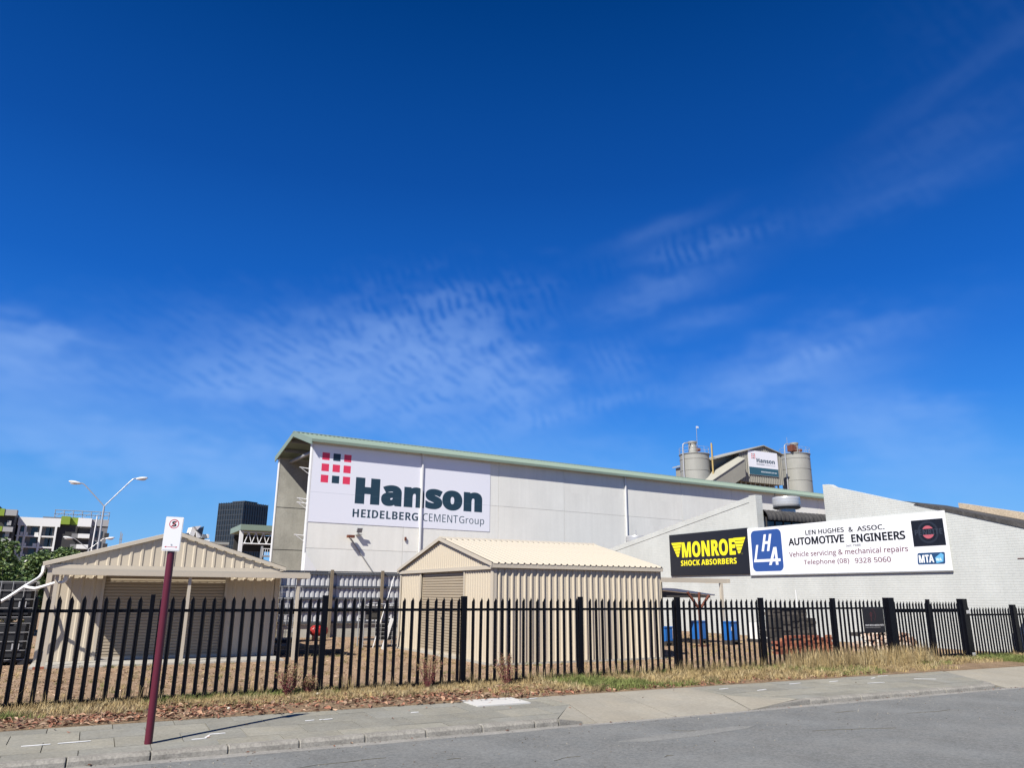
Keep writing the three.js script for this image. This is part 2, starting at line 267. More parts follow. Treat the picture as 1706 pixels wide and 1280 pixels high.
// ------------------------------------------------------------------ ground, road, kerb, footpath
{ // ground out to the horizon
  const g = P(scene, 'ground', slab([[-1500, 300], [1500, 300], [1500, -1500], [-1500, -1500]], () => -0.2, 0.5), M.dirt); g.userData.kind = 'structure';
  const y = P(scene, 'yard', slab([[-60, -12.9], [70, -12.9], [70, -140], [-60, -140]], () => 0, 0.15), M.dirt); y.userData.kind = 'structure';
  const v = P(scene, 'verge', slab([[-60, -12.42], [70, -12.42], [70, -14.9], [-60, -14.9]], () => 0.005, 0.15), M.verge); v.userData.kind = 'structure';
}
const YR = -0.125;
{ const r = structure('road');
  P(r, 'carriageway', slab([[-60, 6], [70, 6], [70, -10.5], [-60, -10.5]], () => YR, 0.1), M.asphalt);
  P(r, 'bitumen_patch', slab([[6.35, -8.95], [7.3, -9.1], [8.6, -9.18], [9.0, -9.1], [8.7, -8.97], [7.6, -8.8], [6.8, -8.78]], () => YR + 0.004, 0.01), M.asphaltPatch);
  const crack = (x, z, dx, dz, n, w) => { const L = [], Rr = []; let a = x, b = z; for (let i = 0; i <= n; i++) { const ww = w * rr(.4, 1.2) * (i && i < n ? 1 : .2), l = Math.hypot(dx, dz); L.push([a - dz / l * ww, b + dx / l * ww]); Rr.unshift([a + dz / l * ww, b - dx / l * ww]); a += dx * rr(.7, 1.3) + rr(-.03, .03); b += dz * rr(.7, 1.3) + rr(-.035, .035); } P(r, 'crack', slab([...L, ...Rr], () => YR + .0045, .008), M.joint); };
  crack(0.3, -9.75, .12, .01, 9, .004); crack(2.2, -9.2, .16, -.02, 7, .004); crack(7.6, -9.35, .1, .06, 6, .004); crack(9.4, -8.4, .16, .05, 9, .005); crack(5.0, -8.3, .1, -.015, 4, .006); crack(12.2, -8.9, .2, .01, 5, .005); crack(6.3, -7.9, .07, 0, 3, .01); crack(3.9, -8.9, .06, .01, 3, .008); crack(11.2, -9.5, .12, .01, 4, .01);
  const gut = structure('gutter');
  for (let x = -40; x < 45; x += 1.7) P(gut, 'gutter_strip', slab([[x, -10.34], [x, -10.16 + rr(-.02, .02)], [x + 0.8, -10.15 + rr(-.03, .03)], [x + 1.7, -10.16 + rr(-.02, .02)], [x + 1.7, -10.34]], () => YR + 0.004, 0.01), M.gutter);
}
const yPath = (z) => -0.04 * clamp((z + 12.5) / 2.0, -0.3, 1.05);
const yDrive = (x, z) => yPath(z) + 0.003 - 0.083 * smooth(-11.6, -10.2, z);
{ // footpath of concrete slabs, each one a piece
  const fp = structure('footpath');
  P(fp, 'bed', slab([[-30, -10.4], [6.3, -10.4], [7.1, -11.5], [7.2, -12.55], [-30, -12.55]], (x, z) => yPath(z) - 0.012, 0.12), M.joint);
  P(fp, 'bed', slab([[11.2, -10.45], [16.9, -10.45], [18.7, -12.5], [10.6, -12.5], [10.6, -11.4]], (x, z) => yPath(z) - 0.012, 0.12), M.joint);
  const rows = [[-10.5, -10.86, 0.1], [-10.86, -11.46, 0.48], [-11.46, -12.06, 0.1], [-12.06, -12.52, 0.48]];
  for (const [za, zb, off] of rows) for (let x = -9.12 + off; x < 19; x += 0.76) {
    let g = [[x + .005, za - .005], [x + .755, za - .005], [x + .755, zb + .005], [x + .005, zb + .005]];
    if (x < 8.2) { g = clip(g, 1.04, 0.87, 6.37 * 1.04 - 10.47 * 0.87); g = clip(g, 1, 0, 7.24); }
    else { g = clip(g, -1, 0, -10.53); g = clip(g, -1, .72, -11.2 - 10.45 * .72); g = clip(g, 1, 0.62, 17.35 - 10.5 * 0.62); g = clip(g, 0.7, .72, 17.9 * 0.7 - 11.2 * .72); }
    if (g.length < 3) continue;
    const dy = rr(-.003, .003), tx = rr(-.004, .004), tz = rr(-.004, .004), cx = x + .38, cz = (za + zb) / 2;
    const m = P(fp, 'slab', slab(g, (a, b) => yPath(b) + dy + (a - cx) * tx + (b - cz) * tz, 0.05), pick(M.paving));
    const uv = m.geometry.attributes.uv, ox = rnd() * 3, oy = rnd() * 3; for (let i = 0; i < uv.count; i++) uv.setXY(i, uv.getX(i) + ox, uv.getY(i) + oy);
  }
  // sprayed survey marks
  for (const [x, z, l, a] of [[-0.35, -11.3, 0.3, 0.02], [0.05, -11.32, 0.35, 0.05], [1.42, -10.95, 0.17, 0.1], [1.53, -11.05, 0.2, 1.2], [1.67, -11.2, 0.2, 0.05], [2.98, -11.68, 0.13, 0.1], [3.14, -11.68, 0.05, 0.1], [3.24, -11.68, 0.14, 0.1], [4.6, -11.75, 0.12, 0], [7.0, -12.3, 0.18, 0.2], [11.1, -12.0, 0.25, 0.1], [11.7, -11.6, 0.3, 0.2], [13.1, -12.05, 0.35, 0.1], [14.2, -12.0, 0.3, 0.1], [14.9, -11.5, 0.5, -0.05], [15.6, -12.1, 0.2, 0.3], [16.6, -11.55, 0.5, -0.45], [16.2, -12.3, 0.4, 0.1]])
    P(fp, 'paint_mark', slab([[-l / 2, -.012], [-l * .2, -.02], [l * .25, -.014], [l / 2, -.016], [l / 2, .012], [l * .1, .02], [-l / 2, .014]].map(([a2, b]) => [x + a2 * Math.cos(a) + b * Math.sin(a), z - a2 * Math.sin(a) + b * Math.cos(a)]), (a2, b) => yPath(b) + 0.007, 0.004), M.white);
}
{ // kerb stones
  const kb = structure('kerb');
  const prof = (top) => { const t = top, f = YR - 0.05; return [[0, f], [0, t - .006], [-.02, t], [-.125, t], [-.15, t - .03], [-.165, f]].map(([a, y]) => [a, y]); };   // a: towards the road is negative
  const stone = (x, len, top = -0.04, turn = 0, z = -10.5) => {
    const s = new THREE.Shape(prof(top).map(([a, y]) => new THREE.Vector2(a, y)));
    const g = new THREE.ExtrudeGeometry(s, { depth: len - 0.03, bevelEnabled: true, bevelSize: 0.008, bevelThickness: 0.009, bevelSegments: 1 }).rotateY(Math.PI / 2);
    const m = P(kb, 'kerb_stone', g, M.kerb, { at: [x, rr(-.003, .003), z + rr(-.006, .006)], rot: [0, turn, 0] });
    const uv = m.geometry.attributes.uv, ox = rnd() * 3; for (let i = 0; i < uv.count; i++) uv.setXY(i, uv.getX(i) + ox, uv.getY(i));
  };
  for (let x = -8.45; x < 5.6; x += 0.846) stone(x, 0.846);
  stone(5.935, 0.4); stone(11.6, 0.5);
  for (let x = 12.1; x < 16.4; x += 0.85) stone(x, 0.85);
  stone(16.35, 0.6); stone(16.95, 0.42, -.04, 0.45, -10.5); stone(17.33, 0.42, -.04, 0.95, -10.68); stone(17.57, 0.42, -.045, 1.2, -11.02); stone(17.72, .42, -.05, 1.25, -11.41); stone(17.85, .42, -.06, 1.25, -11.8);
  // stones that drop to the driveway
  const drop = (x0, x1, y0, y1) => P(kb, 'kerb_stone', slab([[x0, -10.5], [x1, -10.5], [x1, -10.345], [x0, -10.345]], (x) => y0 + (y1 - y0) * (x - x0) / (x1 - x0), 0.16), M.kerb);
  drop(6.335, 6.93, -0.04, YR + 0.014); drop(10.1, 11.59, YR + 0.014, -0.04);
}
{ // concrete crossovers
  const d = structure('driveway');
  P(d, 'bed', slab([[6.4, -10.4], [10.9, -10.4], [10.55, -12.5], [7.2, -12.5]], (x, z) => yDrive(x, z) - 0.02, 0.1), M.joint);
  const e = 0.007;
  P(d, 'panel', slab([[7.26, -12.5], [8.8 - e, -12.5], [8.43 - e, -10.25], [6.96, -10.25], [7.24, -11.5]], yDrive, 0.08), M.concrete);
  P(d, 'panel', slab([[8.8 + e, -12.5], [10.52, -12.5], [10.5, -11.4], [10.06, -10.25], [8.43 + e, -10.25]], yDrive, 0.08), M.concrete);
  P(d, 'panel', slab([[7.22, -11.49], [6.94, -10.27], [6.4, -10.47]], (x, z) => (x < 6.6 ? -0.035 : z < -11 ? yDrive(x, z) : YR + 0.012), 0.08), M.concrete);
  P(d, 'panel', slab([[10.53, -11.39], [11.4, -10.48], [10.09, -10.27]], (x, z) => (x > 11 ? -0.035 : z < -11 ? yDrive(x, z) : YR + 0.012), 0.08), M.concrete);
  const d2 = structure('driveway');
  P(d2, 'panel', slab([[17.5, -10.28], [17.95, -11.6], [18.75, -12.6], [21.4, -12.6], [21.4, -10.28]], yDrive, 0.08), M.concrete);
  P(d2, 'panel', slab([[21.415, -10.28], [21.415, -12.6], [34, -12.6], [34, -10.28]], yDrive, 0.08), M.concrete);
}
{ // service pit lid beside the weeds
  const p = thing('service_pit', 'pale concrete service pit surround with lid set in the footpath', 'pit cover', [6.2, 0.0, -12.2]);
  P(p, 'surround', [box(-.48, .5, -.05, .006, -.36, -.2), box(-.48, .5, -.05, .006, .2, .34), box(-.48, -.22, -.05, .006, -.2, .2), box(.3, .5, -.05, .006, -.2, .2)], painted('pale concrete', [0.56, 0.55, 0.52], 0.9, { bump: .002 }));
  P(p, 'lid', box(-.205, .285, -.03, .004, -.185, .185), painted('lid concrete', [0.55, 0.54, 0.51], 0.9, { bump: .002 }));
  for (const z of [-.1935, .1935]) P(p, 'lid_rim', box(-.22, .3, -.04, .001, z - .0065, z + .0065), M.ink);
}

// ------------------------------------------------------------------ cream sheds
function gableShed(t, { w, d, eave, ridge, doorX0, doorX1, doorH, pitch = 0.19, gablePitch = 0.19, over = 0.12, apron, lap }) {
  // local: gable front at z = 0 facing +z, x from 0 to w, depth to -d
  const mid = w / 2, roofY = (x) => eave + (ridge - eave) * (1 - Math.abs(x - mid) / mid);
  const rib = { pitch, depth: 0.042, base: 0.08, crown: 0.03 }, ribg = { ...rib, pitch: gablePitch, depth: 0.022, base: gablePitch * .4, crown: gablePitch * .18 };
  P(t, 'slab', box(-.04, w + .04, -.1, .045, -d - .04, apron ?? .04), surf('shed slab concrete', [0.42, 0.40, 0.355], { patch: .14, size: 2, s: 101 + w }));
  P(t, 'frame', [box(.02, doorX0, .045, doorH, -.06, -.03), box(doorX1, w - .02, .045, doorH, -.06, -.03), prismXY([[.02, doorH], [w - .02, doorH], [w - .02, eave - .02], [mid, ridge - .04], [.02, eave - .02]], -.06, -.03)], M.soffit);
  P(t, 'front_wall', [ribSheet(0, doorX0, () => .05, () => lap, ribg).translate(0, 0, -.028), ribSheet(doorX1, w, () => .05, () => lap, ribg).translate(0, 0, -.028), ribSheet(doorX0, doorX1, () => doorH, () => lap, ribg).translate(0, 0, -.028)], M.cream);
  P(t, 'gable', ribSheet(0, w, () => lap, (x) => roofY(x) - .01, { ...ribg, breaks: [mid] }).translate(0, 0, .004), M.cream);
  P(t, 'side_wall', [ribSheet(0, d, () => .05, () => eave - .01, rib).rotateY(Math.PI / 2).translate(w, 0, 0), box(w - .04, w - .005, .045, eave - .02, -d, 0)], M.cream);
  P(t, 'side_wall', [ribSheet(0, d, () => .05, () => eave - .01, rib).rotateY(-Math.PI / 2).translate(0, 0, -d), box(.005, .04, .045, eave - .02, -d, 0)], M.cream);
  P(t, 'rear_wall', [ribSheet(0, w, () => .05, (x) => roofY(x) - .01, { ...rib, breaks: [mid] }).rotateY(Math.PI).translate(w, 0, -d), prismXY([[.04, .045], [w - .04, .045], [w - .04, eave - .03], [mid, ridge - .04], [.04, eave - .03]], -d + .005, -d + .04)], M.cream);
  // roller door: curtain of interlocking slats with a guide each side
  const dh = doorH - .045, cur = ribSheet(0, dh, () => 0, () => doorX1 - doorX0, { pitch: 0.077, depth: 0.02, base: 0.075, crown: 0.045 }).rotateZ(Math.PI / 2).translate(doorX1, .05, -.085);
  const door = P(t, 'roller_door', [cur, box(doorX0, doorX1, .045, doorH, -.1, -.088)], M.door);
  P(door, 'handle', box((doorX0 + doorX1) / 2 - .07, (doorX0 + doorX1) / 2 + .07, 1.02, 1.07, -.07, -.05), M.ink);
  P(door, 'bottom_rail', box(doorX0 + .005, doorX1 - .005, .05, .12, -.086, -.055), M.creamTrim);
  P(door, 'door_guide', box(doorX0 - .07, doorX0, .048, doorH - .002, -.09, .012), M.creamTrim);
  P(door, 'door_guide', box(doorX1, doorX1 + .07, .048, doorH - .002, -.09, .012), M.creamTrim);
  P(t, 'corner_flashing', [box(-.035, .085, .05, lap - .002, -.004, .012), box(-.036, -.03, .05, lap - .002, -.1, .011)], M.creamTrim);
  P(t, 'corner_flashing', [box(w - .085, w + .035, .05, lap - .002, -.004, .012), box(w + .03, w + .036, .05, lap - .002, -.1, .011)], M.creamTrim);
  // roof: two ribbed slopes, ridge capping, barge boards, gutters
  const len = Math.hypot(mid + over, (ridge - eave) * (mid + over) / mid), sl = Math.atan2(ridge - eave, mid);
  for (const s of [1, -1]) {
    const g = ribSheet(0, d + .16, () => 0, () => len, { ...rib, pitch: 0.19 });       // x along the shed, y up the slope
    g.rotateX(-Math.PI / 2); g.translate(-(d + .16) / 2, 0, len / 2);                    // now x along, z down the slope, relief up
    const m = new THREE.Matrix4().makeRotationY(s > 0 ? Math.PI / 2 : -Math.PI / 2); g.rotateX(sl); g.applyMatrix4(m);
    g.translate(s * (mid + over) / 2 + mid, ridge + .012 - (ridge - eave) * (mid + over) / mid / 2, -d / 2);
    P(t, 'roof_sheet', g, M.creamRoof);
  }
  P(t, 'ridge_capping', prismXY([[mid - .16, ridge - .012], [mid, ridge + .052], [mid + .16, ridge - .012], [mid + .16, ridge + .002], [mid, ridge + .066], [mid - .16, ridge + .002]], -d - .08, .085), M.creamRoof);
  for (const s of [1, -1]) {
    const x1 = mid + s * (mid + over), y1 = eave - (ridge - eave) * over / mid;
    P(t, 'barge_board', prismXY(s > 0 ? [[mid, ridge - .055], [x1, y1 - .055], [x1, y1 + .04], [mid, ridge + .048]] : [[mid, ridge + .048], [x1, y1 + .04], [x1, y1 - .055], [mid, ridge - .055]], .088, .103), M.creamTrim);
    const gx = mid + s * (mid + .055);
    P(t, 'gutter', [box(gx - .055, gx + .055, eave - .115, eave - .105, -d - .05, .084), box(gx + s * .05 - .004, gx + s * .05 + .004, eave - .115, eave - .002, -d - .05, .084), box(gx - s * .051 - .003, gx - s * .051 + .003, eave - .104, eave - .02, -d - .05, .084), box(gx - .055, gx + .055, eave - .115, eave - .01, .085, .089)], M.creamTrim);
  }
}
{ // nearer shed: gable end faces left along the street
  const t = thing('garden_shed', 'cream ribbed steel shed with narrow roller door, its long side to the street', 'shed', [9.1, 0, -25.0], -Math.PI / 2);
  // local x runs towards +z (street), local z towards -x
  gableShed(t, { w: 6.9, d: 5.45, eave: 2.52, ridge: 3.34, doorX0: 1.85, doorX1: 5.1, doorH: 2.36, gablePitch: 0.152, lap: 2.42 });
  P(t, 'lintel_trim', box(-.05, 6.95, 2.37, 2.47, .014, .05), M.creamTrim);
}
{ // shed behind the sign pole, with a flat awning across the front
  const t = thing('garden_shed', 'cream ribbed steel shed with wide roller door shaded under an awning', 'shed', [-1.03, 0, -22.98]);
  gableShed(t, { w: 5.7, d: 6.4, eave: 2.45, ridge: 3.3, doorX0: 1.3, doorX1: 4.27, doorH: 2.2, gablePitch: 0.26, over: 0.16, apron: 1.4, lap: 2.3 });
  P(t, 'lintel_trim', box(-.06, 5.76, 2.285, 2.4, .014, .05), M.creamTrim);
  const D = 1.26, aw = P(t, 'awning', [box(.18, 6.2, 2.2, 2.215, .055, D), ribSheet(0, 6.0, () => 0, () => D - .05, { pitch: .19, depth: .02, base: .07, crown: .03 }).rotateX(-Math.PI / 2).translate(.19, 2.216, D + .005)], M.creamTrim);
  P(aw, 'awning_fascia', [box(.12, 6.28, 2.12, 2.275, D + .007, D + .02), box(.12, 6.28, 2.12, 2.13, D + .021, D + .1), box(.12, 6.28, 2.132, 2.23, D + .09, D + .102)], M.creamTrim);
  P(aw, 'awning_end', box(6.265, 6.282, 2.12, 2.275, .055, D + .005), M.creamTrim);
  for (const x of [.24, 3.22, 6.0]) P(t, 'awning_post', box(x - .038, x + .038, x > 5.7 ? -.05 : .045, 2.199, D - .09, D - .015), M.creamTrim);
  // white stormwater pipes to the tank
  P(t, 'downpipe', tube([[-.14, 2.36, -.28], [-.15, 2.2, -.22], [-.2, 2.06, .1], [-.42, 1.86, .6], [-.72, 1.6, .66], [-1.6, .95, .66]], .037), M.pvc);
  P(t, 'downpipe', tube([[.43, 2.14, 1.14], [.44, 2.02, 1.14], [.38, 1.955, 1.12], [.2, 1.93, 1.06], [0, 1.86, .95], [-.2, 1.8, .8], [-.44, 1.84, .62]], .036), M.pvc);
  P(t, 'pipe_socket', bar([.43, 2.0, 1.14], [.43, 2.12, 1.14], .052, 14), M.pvc); P(t, 'pipe_socket', bar([-.14, 2.2, -.28], [-.14, 2.36, -.28], .052, 14), M.pvc);
  P(t, 'brick_step', box(.05, .28, -.02, .055, 1.43, 1.54), M.brickR[0]);
}

// ------------------------------------------------------------------ palisade fence and gate
const picketGeo = (h, w = 0.066) => {
  const prof = [[-w / 2, -.012], [-w * .28, .012], [-w * .1, 0.002], [w * .1, 0.002], [w * .28, .012], [w / 2, -.012]], v = [], tip = (x) => h - Math.pow(Math.abs(x) / (w / 2), 0.8) * 0.075 - (Math.abs(x) > w * .45 ? .012 : 0);
  const f = prof.map(([x, z]) => [x, z]), b = prof.map(([x, z]) => [x, z - .004]);
  const quad = (A, B, C, D) => { for (const q of [A, B, C, A, C, D]) v.push(...q); };
  const pts = []; for (let i = 0; i < f.length; i++) { pts.push(i); }
  const strip = (s, flip) => { for (let i = 0; i + 1 < s.length; i++) { const [xa, za] = s[i], [xb, zb] = s[i + 1], parts = xa < 0 && xb > 0 ? [[xa, za], [0, (za + zb) / 2], [xb, zb]] : [s[i], s[i + 1]]; for (let k = 0; k + 1 < parts.length; k++) { const [p, q] = [parts[k], parts[k + 1]]; const A = [p[0], 0, p[1]], B = [q[0], 0, q[1]], C = [q[0], tip(q[0]), q[1]], D = [p[0], tip(p[0]), p[1]]; flip ? quad(B, A, D, C) : quad(A, B, C, D); } } };
  strip(f, false); strip(b, true);
  for (const i of [0, f.length - 1]) { const A = [f[i][0], 0, f[i][1]], B = [b[i][0], 0, b[i][1]], C = [b[i][0], tip(b[i][0]), b[i][1]], D = [f[i][0], tip(f[i][0]), f[i][1]]; i ? quad(A, B, C, D) : quad(B, A, D, C); }
  const g = new THREE.BufferGeometry(); g.setAttribute('position', new THREE.Float32BufferAttribute(v, 3)); g.computeVertexNormals(); return uvm(g);
};
const ZF = -14.6;
function fenceRun(t, x0, x1, pitch, y0, top, posts, postTop, w) {
  const g = picketGeo(top - y0, w);
  for (let x = x0; x < x1; x += pitch) {
    if (posts.some(([p, pw]) => Math.abs(x - p) < pw * .5 + .02)) continue;
    const m = share(t, 'picket', g, M.black, [x + rr(-.004, .004), y0 + rr(-.006, .006), ZF + 0.03], [rr(-.004, .004), rr(-.05, .05), rr(-.006, .006)]);
  }
  const xs = [x0 - pitch * .5, ...posts.map((p) => p[0]).filter((p) => p > x0 + .1 && p < x1 - .1), x1 - pitch * .5];
  for (let i = 0; i + 1 < xs.length; i++) for (const y of [top - .235, y0 + .055]) P(t, 'rail', [box(xs[i] + .02, xs[i + 1] - .02, y - .022, y + .022, ZF - .006, ZF + .0), box(xs[i] + .02, xs[i + 1] - .02, y - .028, y - .022, ZF - .045, ZF + .0)], M.black);
  for (const [p, pw] of posts) { P(t, 'post', bbox(pw, postTop + .1, pw * .8, .004).translate(p, (postTop - .1) / 2, ZF - .012), M.black); }
}
{
  const f = thing('palisade_fence', 'long black steel palisade fence of pointed pickets in front of both sheds', 'fence');
  fenceRun(f, -3.6, 19.7, 0.1667, 0.0, 1.675, [[-1.95, .08], [0.92, .07], [3.86, .1], [6.7, .11], [9.51, .1], [12.23, .12], [14.92, .12], [17.55, .12]], 1.7, .068);
  const gt = thing('palisade_gate', 'black palisade sliding gate with heavy posts before the white brick wall', 'gate');
  fenceRun(gt, 20.02, 23.1, 0.137, 0.03, 1.63, [[21.57, .1]], 1.68, .06);
  for (const y of [1.36, .1]) P(gt, 'gate_rail', box(19.95, 23.1, y - .045, y + .045, ZF - .05, ZF - .004), M.black);
  P(gt, 'gate_post', bbox(.24, 1.82, .2, .006).translate(19.84, .81, ZF - .02), M.black);
  P(gt, 'gate_post', bbox(.22, 1.8, .2, .006).translate(23.22, .8, ZF - .02), M.black);
  for (const y of [1.32, .12]) P(gt, 'roller_bracket', bbox(.1, .1, .06, .01).translate(23.24, y, ZF + .115), M.galv);
  const f2 = thing('palisade_fence', 'short lower run of black palisade fence right of the gate', 'fence');
  fenceRun(f2, 23.42, 26.5, 0.146, 0.0, 1.47, [[25.78, .16]], 1.53, .062);
}
{ // black sign on the fence
  const s = thing('notice_board', 'small square black sign fixed to the fence pickets beside the gate post', 'sign', [19.03, 1.13, ZF + .062]);
  P(s, 'panel', bbox(.86, .68, .012, .003), painted('black sign panel', [0.012, 0.01, 0.01], 0.35));
  const tx = print(512, 404, (x, w, h) => {
    x.fillStyle = '#150d0d'; x.fillRect(0, 0, w, h);
    x.strokeStyle = '#4a1d1c'; x.lineWidth = 12; x.beginPath(); x.arc(200, 130, 105, -1.3, 0.9); x.stroke();
    x.lineWidth = 16; x.strokeStyle = '#55211e'; x.beginPath(); x.moveTo(165, 95); x.lineTo(195, 150); x.lineTo(195, 225); x.moveTo(230, 90); x.lineTo(195, 150); x.stroke(); x.beginPath(); x.arc(197, 88, 16, 0, 7); x.fillStyle = '#55211e'; x.fill();
    fit(x, 'YOUTH WITH A MISSION PERTH', BOLD, 26, 490, 300, 26, '#e8e6e4');
    x.fillStyle = '#8d8987'; for (let i = 26; i < 400;) { const l = 14 + (i * 7) % 34; x.fillRect(i, 318, l, 10); i += l + 9; }
  });
  const m = P(s, 'print', new THREE.PlaneGeometry(.84, .66), std({ map: tx, color: rgb(1, 1, 1), roughness: .35 }), { keepUV: true, at: [0, 0, .0085] });
}
{ // no stopping sign on its pole
  const s = thing('no_stopping_sign', 'white no stopping sign plate on a tall maroon pole by the kerb', 'sign', [0.84, yPath(-10.9), -10.9]);
  P(s, 'pole', bar([0, -.05, 0], [-.01, 2.5, 0], .046, 20), M.maroon);
  P(s, 'pole_cap', bar([-.01, 2.5, 0], [-.01, 2.515, 0], .047, 20, .03), M.maroon);
  const plate = new THREE.Shape(), w = .215, h = .435, r = .015; plate.moveTo(-w / 2 + r, -h / 2).lineTo(w / 2 - r, -h / 2).absarc(w / 2 - r, -h / 2 + r, r, -Math.PI / 2, 0).lineTo(w / 2, h / 2 - r).absarc(w / 2 - r, h / 2 - r, r, 0, Math.PI / 2).lineTo(-w / 2 + r, h / 2).absarc(-w / 2 + r, h / 2 - r, r, Math.PI / 2, Math.PI).lineTo(-w / 2, -h / 2 + r).absarc(-w / 2 + r, -h / 2 + r, r, Math.PI, Math.PI * 1.5);
  const gp = new THREE.Group(); gp.name = 'sign_head'; gp.position.set(-.02, 2.5, .056); gp.rotation.set(0, -.18, -.02); s.add(gp);
  P(gp, 'plate', new THREE.ExtrudeGeometry(plate, { depth: .003, bevelEnabled: false }), M.white);
  const tx = print(400, 820, (x, W, H) => {
    x.fillStyle = '#e6e6e8'; x.fillRect(0, 0, W, H);
    fit(x, 'S', BOLD, 140, 262, 222, 132, '#111', { fat: 10 });
    x.strokeStyle = '#b3122e'; x.lineWidth = 20; x.beginPath(); x.arc(200, 156, 108, 0, 7); x.stroke(); x.beginPath(); x.moveTo(262, 68); x.lineTo(136, 240); x.stroke();
    x.strokeStyle = x.fillStyle = '#b3122e'; x.lineWidth = 12; x.beginPath(); x.moveTo(70, 742); x.lineTo(330, 742); x.stroke();
    for (const [a, b] of [[45, 85], [355, 315]]) { x.beginPath(); x.moveTo(a, 742); x.lineTo(b, 718); x.lineTo(b, 766); x.fill(); }
  });
  P(gp, 'print', new THREE.PlaneGeometry(.2, .41), std({ map: tx, color: rgb(1, 1, 1), roughness: .4 }), { keepUV: true, at: [0, 0, .0065] });
  P(gp, 'bolt', bar([0, -.135, .002], [0, -.135, .013], .009, 10), M.galv);
  P(gp, 'bracket', [box(-.06, .06, .12, .15, -.012, -.001), box(-.06, .06, -.15, -.12, -.012, -.001)], M.galv);
}

// ------------------------------------------------------------------ boundary fence of profiled sheets behind the yard
{
  const f = thing('sheet_fence', 'tall grey corrugated sheet fence with dark rails between the two sheds', 'fence', [0, 0, -32]);
  P(f, 'plinth', box(3.5, 15.5, -.1, .5, -.16, -.02), M.wallConcrete);
  for (let x = 3.5, k = 0; x < 15.4; x += 1.0, k++) P(f, 'sheet', ribSheet(x + .004, x + .996, () => .5, () => 2.56, { pitch: .2, depth: .04, base: .13, crown: .085 }).translate(0, rr(-.01, .01), -.02), M.fenceSheet);
  for (const y of [.58, 1.05, 1.12, 1.52, 1.98, 2.5]) P(f, 'rail', box(3.5, 15.5, y - .045, y + .045, .026, .09), M.fenceSteel);
  P(f, 'top_rail', box(3.5, 15.5, 2.57, 2.61, -.05, .07), M.fenceSteel);
  for (const x of [4.5, 6.5, 8.62, 10.78, 12.9]) P(f, 'post', box(x - .055, x + .055, -.1, 2.66, .094, .2), M.timber);
}
